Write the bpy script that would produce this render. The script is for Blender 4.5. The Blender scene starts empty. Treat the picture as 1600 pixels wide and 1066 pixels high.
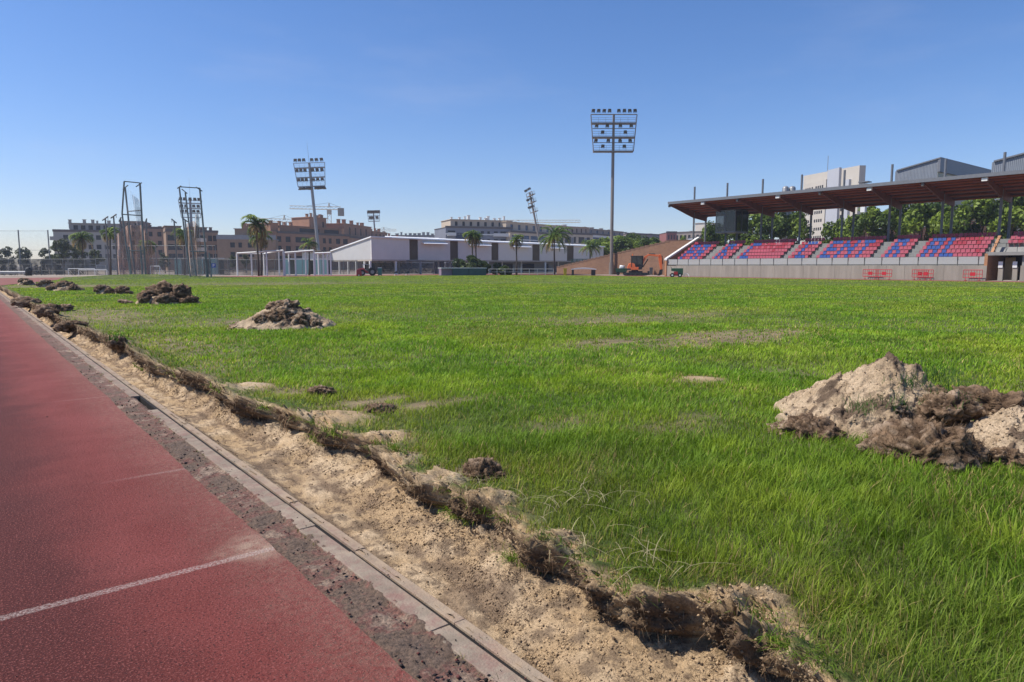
import bpy, math, random
import numpy as np
from mathutils import Vector, Matrix
random.seed(11); RS = np.random.RandomState(7)
S = bpy.context.scene
C = S.collection
F = 1066.667; H = 1.6
PITCH = math.atan((533-415.5)/F); YAW = math.atan(852/F)
RT = Vector((math.cos(YAW), -math.sin(YAW), 0)); FW = Vector((math.sin(YAW), math.cos(YAW), 0)); UP = Vector((0, 0, 1))
R = math.radians

def ray(px, py):
    u = (px-800)/F; v = (533-py)/F
    return RT*u + FW*(math.cos(PITCH)+v*math.sin(PITCH)) + UP*(v*math.cos(PITCH)-math.sin(PITCH))
def P(px, py, d):                      # point seen at a pixel, d metres ahead
    q = ray(px, py); t = d/q.dot(FW)
    return Vector((0, 0, H)) + q*t
def B(px, d, z=0.0):                   # point on the ground d metres ahead under a pixel column
    q = P(px, 420, d); q.z = z; return q
def G(px, py, z=0.0):
    q = ray(px, py); return Vector((0, 0, H)) + q*((z-H)/q.z)
def ZH(py, d):                         # height that shows at pixel row py when d metres ahead
    return P(800, py, d).z
def YX(px, X):                         # position along a line parallel to the track at distance X
    q = ray(px, 400); return X*q.y/q.x
def face(p):                           # rotation that turns local -Y to the camera, local +X to picture right
    return math.atan2(-p.x, p.y)
def lerp(a, b, t): return a+(b-a)*t

# ------------------------------------------------------------------ numpy noise
_perm = np.random.RandomState(3).permutation(256); _perm = np.concatenate([_perm, _perm, _perm])
_grad = np.random.RandomState(5).normal(size=(256, 3)); _grad /= np.linalg.norm(_grad, axis=1)[:, None]
def perlin(x, y, z=0.0):
    x, y, z = np.broadcast_arrays(np.asarray(x, float), np.asarray(y, float), np.asarray(z, float))
    xi = np.floor(x).astype(int); yi = np.floor(y).astype(int); zi = np.floor(z).astype(int)
    xf = x-xi; yf = y-yi; zf = z-zi; xi &= 255; yi &= 255; zi &= 255
    u = xf*xf*xf*(xf*(xf*6-15)+10); v = yf*yf*yf*(yf*(yf*6-15)+10); w = zf*zf*zf*(zf*(zf*6-15)+10)
    def g(a, b, c):
        h = _perm[_perm[_perm[xi+a]+yi+b]+zi+c]; gr = _grad[h]
        return gr[..., 0]*(xf-a)+gr[..., 1]*(yf-b)+gr[..., 2]*(zf-c)
    x00 = g(0,0,0)*(1-u)+g(1,0,0)*u; x10 = g(0,1,0)*(1-u)+g(1,1,0)*u
    x01 = g(0,0,1)*(1-u)+g(1,0,1)*u; x11 = g(0,1,1)*(1-u)+g(1,1,1)*u
    return ((x00*(1-v)+x10*v)*(1-w)+(x01*(1-v)+x11*v)*w)*1.6
def fbm(x, y, z=0.0, o=4, gain=.5):
    s = 0; a = 1; f = 1
    for i in range(o):
        s = s+a*perlin(np.asarray(x)*f+17.3*i, np.asarray(y)*f+5.1*i, np.asarray(z)*f+9.7*i); a *= gain; f *= 2.03
    return s
def sm(a, b, x):
    t = np.clip((x-a)/(b-a), 0, 1); return t*t*(3-2*t)

# ------------------------------------------------------------------ materials
def _new(name):
    m = bpy.data.materials.new(name); m.use_nodes = True
    nt = m.node_tree; b = nt.nodes['Principled BSDF']; return m, nt, b
def mat(name, c, rough=.7, metal=0, var=.18, scale=3.0, bump=0.0, bscale=40.0, spec=.3, streak=False, detail=6):
    m, nt, b = _new(name)
    b.inputs['Roughness'].default_value = rough; b.inputs['Metallic'].default_value = metal
    b.inputs['Specular IOR Level'].default_value = spec
    tc = nt.nodes.new('ShaderNodeTexCoord')
    src = tc.outputs['Object']
    if streak:
        mp = nt.nodes.new('ShaderNodeMapping'); mp.inputs['Scale'].default_value = (1, 1, .12)
        nt.links.new(src, mp.inputs['Vector']); src = mp.outputs['Vector']
    n = nt.nodes.new('ShaderNodeTexNoise'); n.inputs['Scale'].default_value = scale; n.inputs['Detail'].default_value = detail; n.inputs['Roughness'].default_value = .65
    nt.links.new(src, n.inputs['Vector'])
    r = nt.nodes.new('ShaderNodeValToRGB')
    r.color_ramp.elements[0].position = .3; r.color_ramp.elements[1].position = .72
    r.color_ramp.elements[0].color = (*[x*(1-var) for x in c], 1); r.color_ramp.elements[1].color = (*[min(1, x*(1+var)) for x in c], 1)
    nt.links.new(n.outputs['Fac'], r.inputs['Fac']); nt.links.new(r.outputs['Color'], b.inputs['Base Color'])
    if bump:
        n2 = nt.nodes.new('ShaderNodeTexNoise'); n2.inputs['Scale'].default_value = bscale; n2.inputs['Detail'].default_value = 6
        nt.links.new(tc.outputs['Object'], n2.inputs['Vector'])
        bp = nt.nodes.new('ShaderNodeBump'); bp.inputs['Strength'].default_value = 1; bp.inputs['Distance'].default_value = bump
        nt.links.new(n2.outputs['Fac'], bp.inputs['Height']); nt.links.new(bp.outputs['Normal'], b.inputs['Normal'])
    return m
def mat_attr(name, rough=.8, trans=0.0, mul=1.0, spec=.2, grain=0.0, gscale=120, bump=0.0, bscale=60):
    """surface whose own colour is a vertex attribute, with a procedural grain over it"""
    m, nt, b = _new(name)
    a = nt.nodes.new('ShaderNodeAttribute'); a.attribute_name = 'Col'
    col = a.outputs['Color']
    tc = nt.nodes.new('ShaderNodeTexCoord')
    if grain:
        n = nt.nodes.new('ShaderNodeTexNoise'); n.inputs['Scale'].default_value = gscale; n.inputs['Detail'].default_value = 8; n.inputs['Roughness'].default_value = .75
        nt.links.new(tc.outputs['Object'], n.inputs['Vector'])
        r = nt.nodes.new('ShaderNodeMapRange'); r.inputs[1].default_value = .3; r.inputs[2].default_value = .7
        r.inputs[3].default_value = 1-grain; r.inputs[4].default_value = 1+grain
        nt.links.new(n.outputs['Fac'], r.inputs[0])
        mx = nt.nodes.new('ShaderNodeVectorMath'); mx.operation = 'SCALE'
        nt.links.new(col, mx.inputs[0]); nt.links.new(r.outputs[0], mx.inputs['Scale']); col = mx.outputs[0]
    nt.links.new(col, b.inputs['Base Color'])
    b.inputs['Roughness'].default_value = rough; b.inputs['Specular IOR Level'].default_value = spec
    if bump:
        n2 = nt.nodes.new('ShaderNodeTexNoise'); n2.inputs['Scale'].default_value = bscale; n2.inputs['Detail'].default_value = 9; n2.inputs['Roughness'].default_value = .7
        nt.links.new(tc.outputs['Object'], n2.inputs['Vector'])
        bp = nt.nodes.new('ShaderNodeBump'); bp.inputs['Strength'].default_value = 1; bp.inputs['Distance'].default_value = bump
        nt.links.new(n2.outputs['Fac'], bp.inputs['Height']); nt.links.new(bp.outputs['Normal'], b.inputs['Normal'])
    if trans:
        t = nt.nodes.new('ShaderNodeBsdfTranslucent'); nt.links.new(col, t.inputs['Color'])
        mx = nt.nodes.new('ShaderNodeMixShader'); mx.inputs[0].default_value = trans
        out = nt.nodes['Material Output']
        nt.links.new(b.outputs[0], mx.inputs[1]); nt.links.new(t.outputs[0], mx.inputs[2]); nt.links.new(mx.outputs[0], out.inputs['Surface'])
    return m
def mat_net(name, c, op, scale=2.0):
    m, nt, b = _new(name)
    b.inputs['Base Color'].default_value = (*c, 1); b.inputs['Roughness'].default_value = .9
    tr = nt.nodes.new('ShaderNodeBsdfTransparent'); mx = nt.nodes.new('ShaderNodeMixShader')
    tc = nt.nodes.new('ShaderNodeTexCoord'); n = nt.nodes.new('ShaderNodeTexNoise'); n.inputs['Scale'].default_value = scale
    nt.links.new(tc.outputs['Object'], n.inputs['Vector'])
    r = nt.nodes.new('ShaderNodeMapRange'); r.inputs[1].default_value = .3; r.inputs[2].default_value = .7; r.inputs[3].default_value = op*.6; r.inputs[4].default_value = op*1.4
    nt.links.new(n.outputs['Fac'], r.inputs[0]); nt.links.new(r.outputs[0], mx.inputs[0])
    nt.links.new(tr.outputs[0], mx.inputs[1]); nt.links.new(b.outputs[0], mx.inputs[2]); nt.links.new(mx.outputs[0], nt.nodes['Material Output'].inputs['Surface'])
    return m
def mat_glass(name, c, rough=.05, trans=.0):
    m, nt, b = _new(name)
    b.inputs['Base Color'].default_value = (*c, 1); b.inputs['Roughness'].default_value = rough; b.inputs['Specular IOR Level'].default_value = .6
    if trans:
        tr = nt.nodes.new('ShaderNodeBsdfTransparent'); mx = nt.nodes.new('ShaderNodeMixShader'); mx.inputs[0].default_value = 1-trans
        nt.links.new(tr.outputs[0], mx.inputs[1]); nt.links.new(b.outputs[0], mx.inputs[2]); nt.links.new(mx.outputs[0], nt.nodes['Material Output'].inputs['Surface'])
    return m
def mat_rib(name, c, rough=.5, scale=8, axis='X', bump=.03, var=.1):
    """ribbed metal sheet"""
    m = mat(name, c, rough, var=var, scale=.6)
    nt = m.node_tree; b = nt.nodes['Principled BSDF']
    tc = nt.nodes.new('ShaderNodeTexCoord'); w = nt.nodes.new('ShaderNodeTexWave'); w.bands_direction = axis; w.inputs['Scale'].default_value = scale
    nt.links.new(tc.outputs['Object'], w.inputs['Vector'])
    bp = nt.nodes.new('ShaderNodeBump'); bp.inputs['Distance'].default_value = bump; nt.links.new(w.outputs['Fac'], bp.inputs['Height']); nt.links.new(bp.outputs['Normal'], b.inputs['Normal'])
    return m

# ------------------------------------------------------------------ objects
def tag(o, label=None, cat=None, group=None, kind=None):
    if label: o['label'] = label
    if cat: o['category'] = cat
    if group: o['group'] = group
    if kind: o['kind'] = kind
    return o
def empty(name, loc, rz=0, label=None, cat=None, group=None):
    o = bpy.data.objects.new(name, None); C.objects.link(o); o.location = loc; o.rotation_euler = (0, 0, rz)
    return tag(o, label, cat, group)
def link(name, me, parent=None, loc=None, rot=None, sc=None):
    o = bpy.data.objects.new(name, me); C.objects.link(o)
    if parent: o.parent = parent
    if loc is not None: o.location = loc
    if rot is not None: o.rotation_euler = rot
    if sc is not None: o.scale = sc
    return o
def copy_tree(o, parent=None):
    c = o.copy(); C.objects.link(c)
    if parent: c.parent = parent
    for ch in list(o.children): copy_tree(ch, c)
    return c
class MB:
    def __init__(s): s.v = []; s.f = []
    def add(s, vs, fs):
        n = len(s.v); s.v += [tuple(v) for v in vs]; s.f += [tuple(i+n for i in f) for f in fs]; return s
    def box(s, x0, x1, y0, y1, z0, z1, M=None):
        vs = [Vector((x, y, z)) for z in (z0, z1) for y in (y0, y1) for x in (x0, x1)]
        if M: vs = [M @ v for v in vs]
        return s.add(vs, [(0,2,3,1), (4,5,7,6), (0,1,5,4), (2,6,7,3), (0,4,6,2), (1,3,7,5)])
    def tube(s, p0, p1, r0, r1=None, n=8, cap=True):
        p0 = Vector(p0); p1 = Vector(p1); r1 = r0 if r1 is None else r1
        d = (p1-p0).normalized(); a = d.orthogonal().normalized(); b = d.cross(a)
        vs = []
        for p, r in ((p0, r0), (p1, r1)):
            for i in range(n):
                t = 2*math.pi*(i+.5)/n; vs.append(p+a*(r*math.cos(t))+b*(r*math.sin(t)))
        fs = [(i, (i+1) % n, n+(i+1) % n, n+i) for i in range(n)]
        if cap: fs += [tuple(range(n-1, -1, -1)), tuple(range(n, 2*n))]
        return s.add(vs, fs)
    def path(s, pts, rs, n=7):
        pts = [Vector(p) for p in pts]
        if not hasattr(rs, '__len__'): rs = [rs]*len(pts)
        vs = []; a = None
        for k, p in enumerate(pts):
            d = (pts[min(k+1, len(pts)-1)]-pts[max(k-1, 0)]).normalized()
            a = d.orthogonal().normalized() if a is None else (a-d*a.dot(d)).normalized()
            b = d.cross(a)
            for i in range(n):
                t = 2*math.pi*i/n; vs.append(p+a*(rs[k]*math.cos(t))+b*(rs[k]*math.sin(t)))
        fs = [(k*n+i, k*n+(i+1) % n, (k+1)*n+(i+1) % n, (k+1)*n+i) for k in range(len(pts)-1) for i in range(n)]
        fs += [tuple(range(n-1, -1, -1)), tuple(range((len(pts)-1)*n, len(pts)*n))]
        return s.add(vs, fs)
    def prism(s, poly, axis, a0, a1, M=None):
        """polygon of 2D points extruded along axis: 'Y' takes (x,z), 'X' takes (y,z), 'Z' takes (x,y)"""
        def mk(q, a): return Vector((q[0], a, q[1])) if axis == 'Y' else Vector((a, q[0], q[1])) if axis == 'X' else Vector((q[0], q[1], a))
        n = len(poly); vs = [mk(q, a0) for q in poly]+[mk(q, a1) for q in poly]
        if M: vs = [M @ v for v in vs]
        return s.add(vs, [tuple(range(n)), tuple(range(2*n-1, n-1, -1))]+[(i, n+i, n+(i+1) % n, (i+1) % n) for i in range(n)])
    def quad(s, a, b, c, d): return s.add([a, b, c, d], [(0, 1, 2, 3)])
    def mesh(s, name, m, smooth=False, fix=True):
        me = bpy.data.meshes.new(name); me.from_pydata(s.v, [], s.f)
        if fix:
            import bmesh
            bm = bmesh.new(); bm.from_mesh(me); bmesh.ops.recalc_face_normals(bm, faces=bm.faces); bm.to_mesh(me); bm.free()
        me.materials.append(m)
        if smooth: me.polygons.foreach_set('use_smooth', [True]*len(me.polygons))
        me.update(); return me
    def build(s, name, m, parent=None, bevel=0, smooth=False, label=None, **k):
        o = link(name, s.mesh(name, m, smooth), parent, **k)
        if bevel:
            b = o.modifiers.new('bevel', 'BEVEL'); b.width = bevel; b.segments = 2; b.limit_method = 'ANGLE'
        if label: o['label'] = label
        return o
def np_mesh(name, V, T, m, col=None, smooth=False):
    """numpy mesh; T is (n,3) or (n,4)"""
    V = np.asarray(V, np.float32); T = np.asarray(T, np.int32); k = T.shape[1]
    me = bpy.data.meshes.new(name); me.vertices.add(len(V)); me.vertices.foreach_set('co', V.ravel())
    me.loops.add(T.size); me.loops.foreach_set('vertex_index', T.ravel())
    me.polygons.add(len(T)); me.polygons.foreach_set('loop_start', np.arange(0, T.size, k, dtype=np.int32))
    if smooth: me.polygons.foreach_set('use_smooth', np.ones(len(T), bool))
    if col is not None:
        at = me.attributes.new('Col', 'FLOAT_COLOR', 'POINT'); cc = np.ones((len(V), 4), np.float32); cc[:, :3] = col
        at.data.foreach_set('color', cc.ravel())
    me.materials.append(m); me.update(calc_edges=True); return me
def ribbons(p, az, L, W, lean, droop, col, segs=2, tipcol=None):
    """n blades: base p (n,3), azimuth az, length L, width W, lean (horizontal reach share), droop; returns V,T,col"""
    n = len(p); s = np.linspace(0, 1, segs+1)
    dx = np.cos(az); dy = np.sin(az); sx = -dy; sy = dx
    V = []; CC = []
    for i, t in enumerate(s):
        h = lean*L*t**1.7; z = L*(t*np.sqrt(np.clip(1-.5*lean**2, .1, 1))-droop*t*t)
        c = np.stack([p[:, 0]+dx*h, p[:, 1]+dy*h, p[:, 2]+z], 1)
        cc = col*(.75+.35*t)
        if i < segs:
            w = (W*(1-.55*t**2)*.5)[:, None]*np.stack([sx, sy, 0*sx], 1)
            V += [c-w, c+w]; CC += [cc, cc]
        else:
            V.append(c); CC.append(cc)
    k = 2*segs+1
    V = np.stack(V, 1).reshape(-1, 3); CC = np.stack(CC, 1).reshape(-1, 3)
    T = []
    for i in range(segs-1): T += [(2*i, 2*i+1, 2*i+3), (2*i, 2*i+3, 2*i+2)]
    T.append((2*segs-2, 2*segs-1, 2*segs))
    T = (np.array(T)[None]+(np.arange(n)*k)[:, None, None]).reshape(-1, 3)
    return V, T, CC
def join(parts):
    V = []; T = []; CC = []; o = 0
    for v, t, c in parts:
        V.append(v); T.append(t+o); CC.append(c); o += len(v)
    return np.concatenate(V), np.concatenate(T), np.concatenate(CC)

# ------------------------------------------------------------------ shared palette
mt_white = mat('white_paint', (.70, .70, .68), .5, var=.06)
mt_steel = mat('galvanised_steel', (.27, .27, .27), .5, .5, var=.15, scale=2)
mt_polebrown = mat('weathered_mast_paint', (.23, .20, .18), .6, .2, var=.15, scale=1.5, streak=True)
mt_dark = mat('dark_steel', (.05, .055, .055), .5, .3, var=.2)
mt_black = mat('black_rubber', (.015, .015, .016), .7, var=.3)
mt_lamp = mat('lamp_housing', (.10, .095, .09), .45, .4, var=.2)
mt_conc = mat('weathered_concrete', (.29, .26, .215), .85, var=.2, scale=1.2, bump=.01, streak=True)
mt_pane = mat_glass('window_glass', (.022, .025, .03), .25)
mt_pane.node_tree.nodes['Principled BSDF'].inputs['Specular IOR Level'].default_value = .2
mt_trunk = mat('bark', (.12, .09, .065), .9, var=.3, scale=6, bump=.03, bscale=12)
mt_palmtrunk = mat('palm_trunk', (.085, .07, .055), .9, var=.3, scale=5, bump=.03, bscale=9)
mt_leaf = mat_attr('leaves', .55, .38, spec=.35)
mt_frond = mat_attr('palm_fronds', .5, .3, spec=.4)
mt_grass = mat_attr('grass_blades', .55, .45, spec=.22)
mt_root = mat_attr('dry_roots', .9, .1)
# ================================================================== ground
def poly_obj(name, polys, m, z, kind='structure'):
    mb = MB()
    for q in polys: mb.add([(x, y, z) for x, y in q], [tuple(range(len(q)))])
    o = link(name, mb.mesh(name, m)); o['kind'] = kind; return o
mt_ground = mat('dusty_ground', (.30, .245, .19), .95, var=.25, scale=.15, bump=.02, bscale=6)
poly_obj('ground', [[(-2500, -2500), (2500, -2500), (2500, 2500), (-2500, 2500)]], mt_ground, -.4)

def track_mat():
    m, nt, b = _new('red_track_rubber'); N = nt.nodes; Lk = nt.links
    b.inputs['Roughness'].default_value = .85; b.inputs['Specular IOR Level'].default_value = .25
    tc = N.new('ShaderNodeTexCoord'); sep = N.new('ShaderNodeSeparateXYZ'); Lk.new(tc.outputs['Object'], sep.inputs[0])
    def noise(sc, det=5, ro=.6, mp=None):
        n = N.new('ShaderNodeTexNoise'); n.inputs['Scale'].default_value = sc; n.inputs['Detail'].default_value = det; n.inputs['Roughness'].default_value = ro
        src = tc.outputs['Object']
        if mp:
            q = N.new('ShaderNodeMapping'); q.inputs['Scale'].default_value = mp; Lk.new(src, q.inputs[0]); src = q.outputs[0]
        Lk.new(src, n.inputs['Vector']); return n.outputs['Fac']
    def mr(x, a, b_, c=0, d=1):
        r = N.new('ShaderNodeMapRange'); r.interpolation_type = 'SMOOTHSTEP'
        for i, v in enumerate((a, b_, c, d)): r.inputs[i+1].default_value = v
        Lk.new(x, r.inputs[0]); return r.outputs[0]
    def ma(op, a, b_=None):
        q = N.new('ShaderNodeMath'); q.operation = op
        for i, v in enumerate((a, b_)):
            if v is None: continue
            if isinstance(v, (int, float)): q.inputs[i].default_value = v
            else: Lk.new(v, q.inputs[i])
        return q.outputs[0]
    def mix(f, a, b_):
        q = N.new('ShaderNodeMix'); q.data_type = 'RGBA'; Lk.new(f, q.inputs[0])
        for i, v in ((6, a), (7, b_)):
            if isinstance(v, tuple): q.inputs[i].default_value = (*v, 1)
            else: Lk.new(v, q.inputs[i])
        return q.outputs[2]
    X, Y = sep.outputs[0], sep.outputs[1]
    # darker lane inwards of the kerb, with an uneven edge
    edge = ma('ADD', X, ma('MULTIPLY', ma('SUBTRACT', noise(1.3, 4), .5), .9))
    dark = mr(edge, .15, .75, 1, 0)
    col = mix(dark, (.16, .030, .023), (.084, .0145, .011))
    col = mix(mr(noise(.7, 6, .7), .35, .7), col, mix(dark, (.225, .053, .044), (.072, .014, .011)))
    # rubber granules
    g = noise(105, 3, .65)
    col = mix(mr(g, .50, .72), col, (.35, .115, .095)); col = mix(mr(noise(88, 2), .57, .64), col, (.045, .012, .010))
    # sand dust blown along the kerb side
    dust = ma('MULTIPLY', mr(ma('ADD', X, ma('MULTIPLY', noise(3, 6, .7), .5)), 1.0, 1.62), mr(noise(22, 8, .8), .3, .75))
    col = mix(ma('MULTIPLY', dust, .42), col, (.38, .28, .20))
    dp = ma('MULTIPLY', mr(ma('ADD', ma('ABSOLUTE', ma('SUBTRACT', Y, 3.85)), ma('MULTIPLY', ma('ABSOLUTE', ma('SUBTRACT', X, 1.2)), 1.0)), .05, .38, 1, 0), mr(noise(9, 8, .8), .3, .6))
    col = mix(ma('MULTIPLY', dp, .7), col, (.42, .31, .22))
    # worn white paint line across the lane, and two fainter ones
    def line(y0, w, x0, amt):
        d = ma('ABSOLUTE', ma('SUBTRACT', ma('ADD', Y, ma('MULTIPLY', ma('SUBTRACT', noise(30, 3), .5), .02)), y0))
        k = ma('MULTIPLY', mr(d, w, w+.012, 1, 0), mr(noise(75, 6, .8), .40, .62))
        k = ma('MULTIPLY', k, mr(X, x0, x0+.6)); return ma('MULTIPLY', k, amt)
    col = mix(line(3.77, .022, -.7, .6), col, (.58, .49, .43))
    col = mix(line(5.74, .018, .55, .4), col, (.5, .39, .34))
    col = mix(line(9.6, .02, .5, .25), col, (.5, .39, .34))
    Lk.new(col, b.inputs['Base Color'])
    bp = N.new('ShaderNodeBump'); bp.inputs['Distance'].default_value = .008
    Lk.new(g, bp.inputs['Height'])
    bp2 = N.new('ShaderNodeBump'); bp2.inputs['Distance'].default_value = .012; Lk.new(noise(38, 6, .7), bp2.inputs['Height']); Lk.new(bp.outputs[0], bp2.inputs['Normal'])
    Lk.new(bp2.outputs[0], b.inputs['Normal'])
    return m
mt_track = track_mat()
tk = MB()
ys = list(np.arange(-6, 30, .12)); random.seed(2)
edge = [1.268+.007*math.sin(y*2.1)+.006*random.uniform(-1, 1) for y in ys]
tk.add([(-14, y, 0) for y in ys]+[(e, y, 0) for e, y in zip(edge, ys)], [(i, len(ys)+i, len(ys)+i+1, i+1) for i in range(len(ys)-1)])
tk.add([(e, y, 0) for e, y in zip(edge, ys)]+[(e+.004, y, -.013) for e, y in zip(edge, ys)], [(i, len(ys)+i, len(ys)+i+1, i+1) for i in range(len(ys)-1)])
y30 = ys[-1]
tk.add([(-14, y30, 0), (1.268, y30, 0), (1.268, 66, 0), (9.6, 99.2, 0), (79.3, 99.2, 0), (79.3, -30, 0), (85.4, -30, 0), (85.4, 113, 0), (-14, 113, 0)], [tuple(range(9))])
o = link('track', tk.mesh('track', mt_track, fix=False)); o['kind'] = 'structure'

mt_strip = None
def strip_mat():
    m, nt, b = _new('dirt_strip_earth'); N = nt.nodes; Lk = nt.links
    b.inputs['Roughness'].default_value = .95
    tc = N.new('ShaderNodeTexCoord')
    def ns(s, d=8, r=.7):
        n = N.new('ShaderNodeTexNoise'); n.inputs['Scale'].default_value = s; n.inputs['Detail'].default_value = d; n.inputs['Roughness'].default_value = r; Lk.new(tc.outputs['Object'], n.inputs['Vector']); return n.outputs['Fac']
    def ramp(f, els):
        r = N.new('ShaderNodeValToRGB'); cr = r.color_ramp
        while len(cr.elements) < len(els): cr.elements.new(.5)
        for e, (p, c) in zip(cr.elements, els): e.position = p; e.color = (*c, 1)
        Lk.new(f, r.inputs[0]); return r.outputs[0]
    a = ramp(ns(2.3), [(.33, (.12, .085, .065)), (.48, (.17, .115, .08)), (.53, (.19, .085, .065)), (.57, (.24, .165, .12)), (.70, (.44, .34, .25))])
    c = ramp(ns(55), [(.35, (.35, .35, .35)), (.62, (1.25, 1.2, 1.15))])
    mx = N.new('ShaderNodeMix'); mx.data_type = 'RGBA'; mx.blend_type = 'MULTIPLY'; mx.inputs[0].default_value = 1
    Lk.new(a, mx.inputs[6]); Lk.new(c, mx.inputs[7]); Lk.new(mx.outputs[2], b.inputs['Base Color'])
    bp = N.new('ShaderNodeBump'); bp.inputs['Distance'].default_value = .02; Lk.new(ns(40), bp.inputs['Height']); Lk.new(bp.outputs[0], b.inputs['Normal'])
    return m
mt_strip = strip_mat()
st = []; nx = 18
ysr = np.concatenate([np.arange(-4, 9, .013), np.geomspace(9, 72, 260)])
xx = np.linspace(1.252, 1.548, nx)
XX, YY = np.meshgrid(xx, ysr)
ZZ = -.016+.010*fbm(XX*14, YY*14)+.004*fbm(XX*60, YY*60)-.008*0+(.013+.013*fbm(XX*12, YY*9, 3.3, 5))*sm(1.478, 1.497, XX)-.030*sm(1.505, 1.55, XX)
V = np.stack([XX, YY, ZZ], 2).reshape(-1, 3); n0 = len(ysr)
idx = np.arange(n0*nx).reshape(n0, nx)
Q = np.stack([idx[:-1, :-1], idx[:-1, 1:], idx[1:, 1:], idx[1:, :-1]], -1).reshape(-1, 4)
o = link('dirt_path', np_mesh('dirt_path', V, Q, mt_strip, smooth=True)); o['kind'] = 'structure'

# ---- drain kerb: two rows of concrete stones either side of a slot
def kerb_mat():
    m = mat('kerb_concrete', (.265, .21, .155), .9, var=.35, scale=5, bump=.004, bscale=90)
    nt = m.node_tree; b = nt.nodes['Principled BSDF']; old = b.inputs['Base Color'].links[0].from_socket
    tc = nt.nodes.new('ShaderNodeTexCoord'); n = nt.nodes.new('ShaderNodeTexNoise'); n.inputs['Scale'].default_value = 4.5; n.inputs['Detail'].default_value = 9; n.inputs['Roughness'].default_value = .8
    nt.links.new(tc.outputs['Object'], n.inputs['Vector'])
    r = nt.nodes.new('ShaderNodeMapRange'); r.inputs[1].default_value = .46; r.inputs[2].default_value = .62; r.inputs[4].default_value = .7; nt.links.new(n.outputs['Fac'], r.inputs[0])
    mx = nt.nodes.new('ShaderNodeMix'); mx.data_type = 'RGBA'; nt.links.new(r.outputs[0], mx.inputs[0]); nt.links.new(old, mx.inputs[6]); mx.inputs[7].default_value = (.22, .11, .09, 1)
    sp = nt.nodes.new('ShaderNodeSeparateXYZ'); nt.links.new(tc.outputs['Object'], sp.inputs[0])
    n3 = nt.nodes.new('ShaderNodeTexNoise'); n3.inputs['Scale'].default_value = 6; n3.inputs['Detail'].default_value = 9; n3.inputs['Roughness'].default_value = .75; nt.links.new(tc.outputs['Object'], n3.inputs['Vector'])
    q = nt.nodes.new('ShaderNodeMath'); q.operation = 'MULTIPLY_ADD'; nt.links.new(n3.outputs['Fac'], q.inputs[0]); q.inputs[1].default_value = .45; nt.links.new(sp.outputs[0], q.inputs[2])
    r2 = nt.nodes.new('ShaderNodeMapRange'); r2.inputs[1].default_value = 1.80; r2.inputs[2].default_value = 1.93; r2.inputs[4].default_value = .9; nt.links.new(q.outputs[0], r2.inputs[0])
    m2 = nt.nodes.new('ShaderNodeMix'); m2.data_type = 'RGBA'; nt.links.new(r2.outputs[0], m2.inputs[0]); nt.links.new(mx.outputs[2], m2.inputs[6]); m2.inputs[7].default_value = (.36, .265, .175, 1)
    nt.links.new(m2.outputs[2], b.inputs['Base Color']); return m
mt_kerb = kerb_mat()
kb = MB(); random.seed(4)
y = -4.0
while y < 72:
    L = random.choice((.98, 1.0, .5, .99)) if y < 30 else 2.0
    for (x0, x1) in ((1.495, 1.596), (1.624, 1.684)):
        if x0 < 1.55 and 7.7 < y < 8.5: continue
        a = random.uniform(-.003, .003); dz = random.uniform(-.004, .003)
        M = Matrix.Translation((a, y, dz)) @ Matrix.Rotation(random.uniform(-.004, .004), 4, 'Z') @ Matrix.Rotation(random.uniform(-.02, .02), 4, 'Y') @ Matrix.Translation((0, 0, 0))
        Mx = Matrix.Translation(((x0+x1)/2, 0, 0)); w = (x1-x0)/2
        kb.box(-w, w, .001, L-.001, -.11, .0, Mx @ M)
    y += L
o = kb.build('kerb', mt_kerb, bevel=.004); o['kind'] = 'structure'
dm = MB(); dm.box(1.595, 1.625, -4, 72, -.16, -.016)  # fill just below the kerb top; its near-black colour stands in for slot shade
o = dm.build('drain_path', mat('slot_shade', (.014, .012, .011), .9, var=.4, scale=20)); o['kind'] = 'structure'

# ---- the field: trench floor, torn bank and turf in one sheet
LY = np.array([-3, 1.0, 1.36, 1.55, 1.75, 1.95, 2.1, 2.54, 2.76, 3.24, 3.74, 4.4, 5.13, 5.54, 6.95, 7.54, 9.29, 10.1, 11.35, 14.4, 19.9, 25.9, 44, 66, 100])
LX = np.array([2.22, 2.28, 2.44, 2.52, 2.42, 2.26, 2.27, 2.35, 2.28, 2.46, 2.42, 2.40, 2.66, 2.53, 2.48, 2.28, 2.42, 2.24, 2.18, 2.28, 2.08, 1.98, 2.0, 2.05, 2.05])
BY = np.array([-3, 1.9, 2.2, 2.97, 3.66, 4.65, 6.16, 7.54, 9.5, 12.3, 20, 100])
BX = np.array([1.80, 1.82, 1.90, 2.05, 2.05, 2.16, 2.26, 2.18, 2.1, 2.05, 1.86, 1.86])
def lip(Y): return np.interp(Y, LY, LX)+.035*perlin(Y*2.9, 3.3)+.02*perlin(Y*8.0, 8.3)
def base(Y): return np.minimum(np.interp(Y, BY, BX), lip(Y)-.10)
HEAPS = [(2.72, 6.15, .34, .075), (2.78, 5.2, .24, .06), (2.56, 3.35, .12, .05), (2.5, 4.55, .2, .05), (7.45, 5.35, .30, .045), (2.42, 2.6, .13, .045), (2.55, 1.55, .2, .05), (2.62, 8.4, .3, .05), (2.5, 3.85, .14, .06)]
def zturf(X, Y):
    far = sm(28, 70, np.hypot(X, Y)); z = .11-.095*far+(1-.8*far)*.022*perlin(X*.45, Y*.45)+(1-.9*far)*.012*perlin(X*1.7, Y*1.7, 4.)
    z = z+.52*np.exp(-((X-17)/8.5)**2-((Y-95.5)/3.2)**2)
    return z
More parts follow.
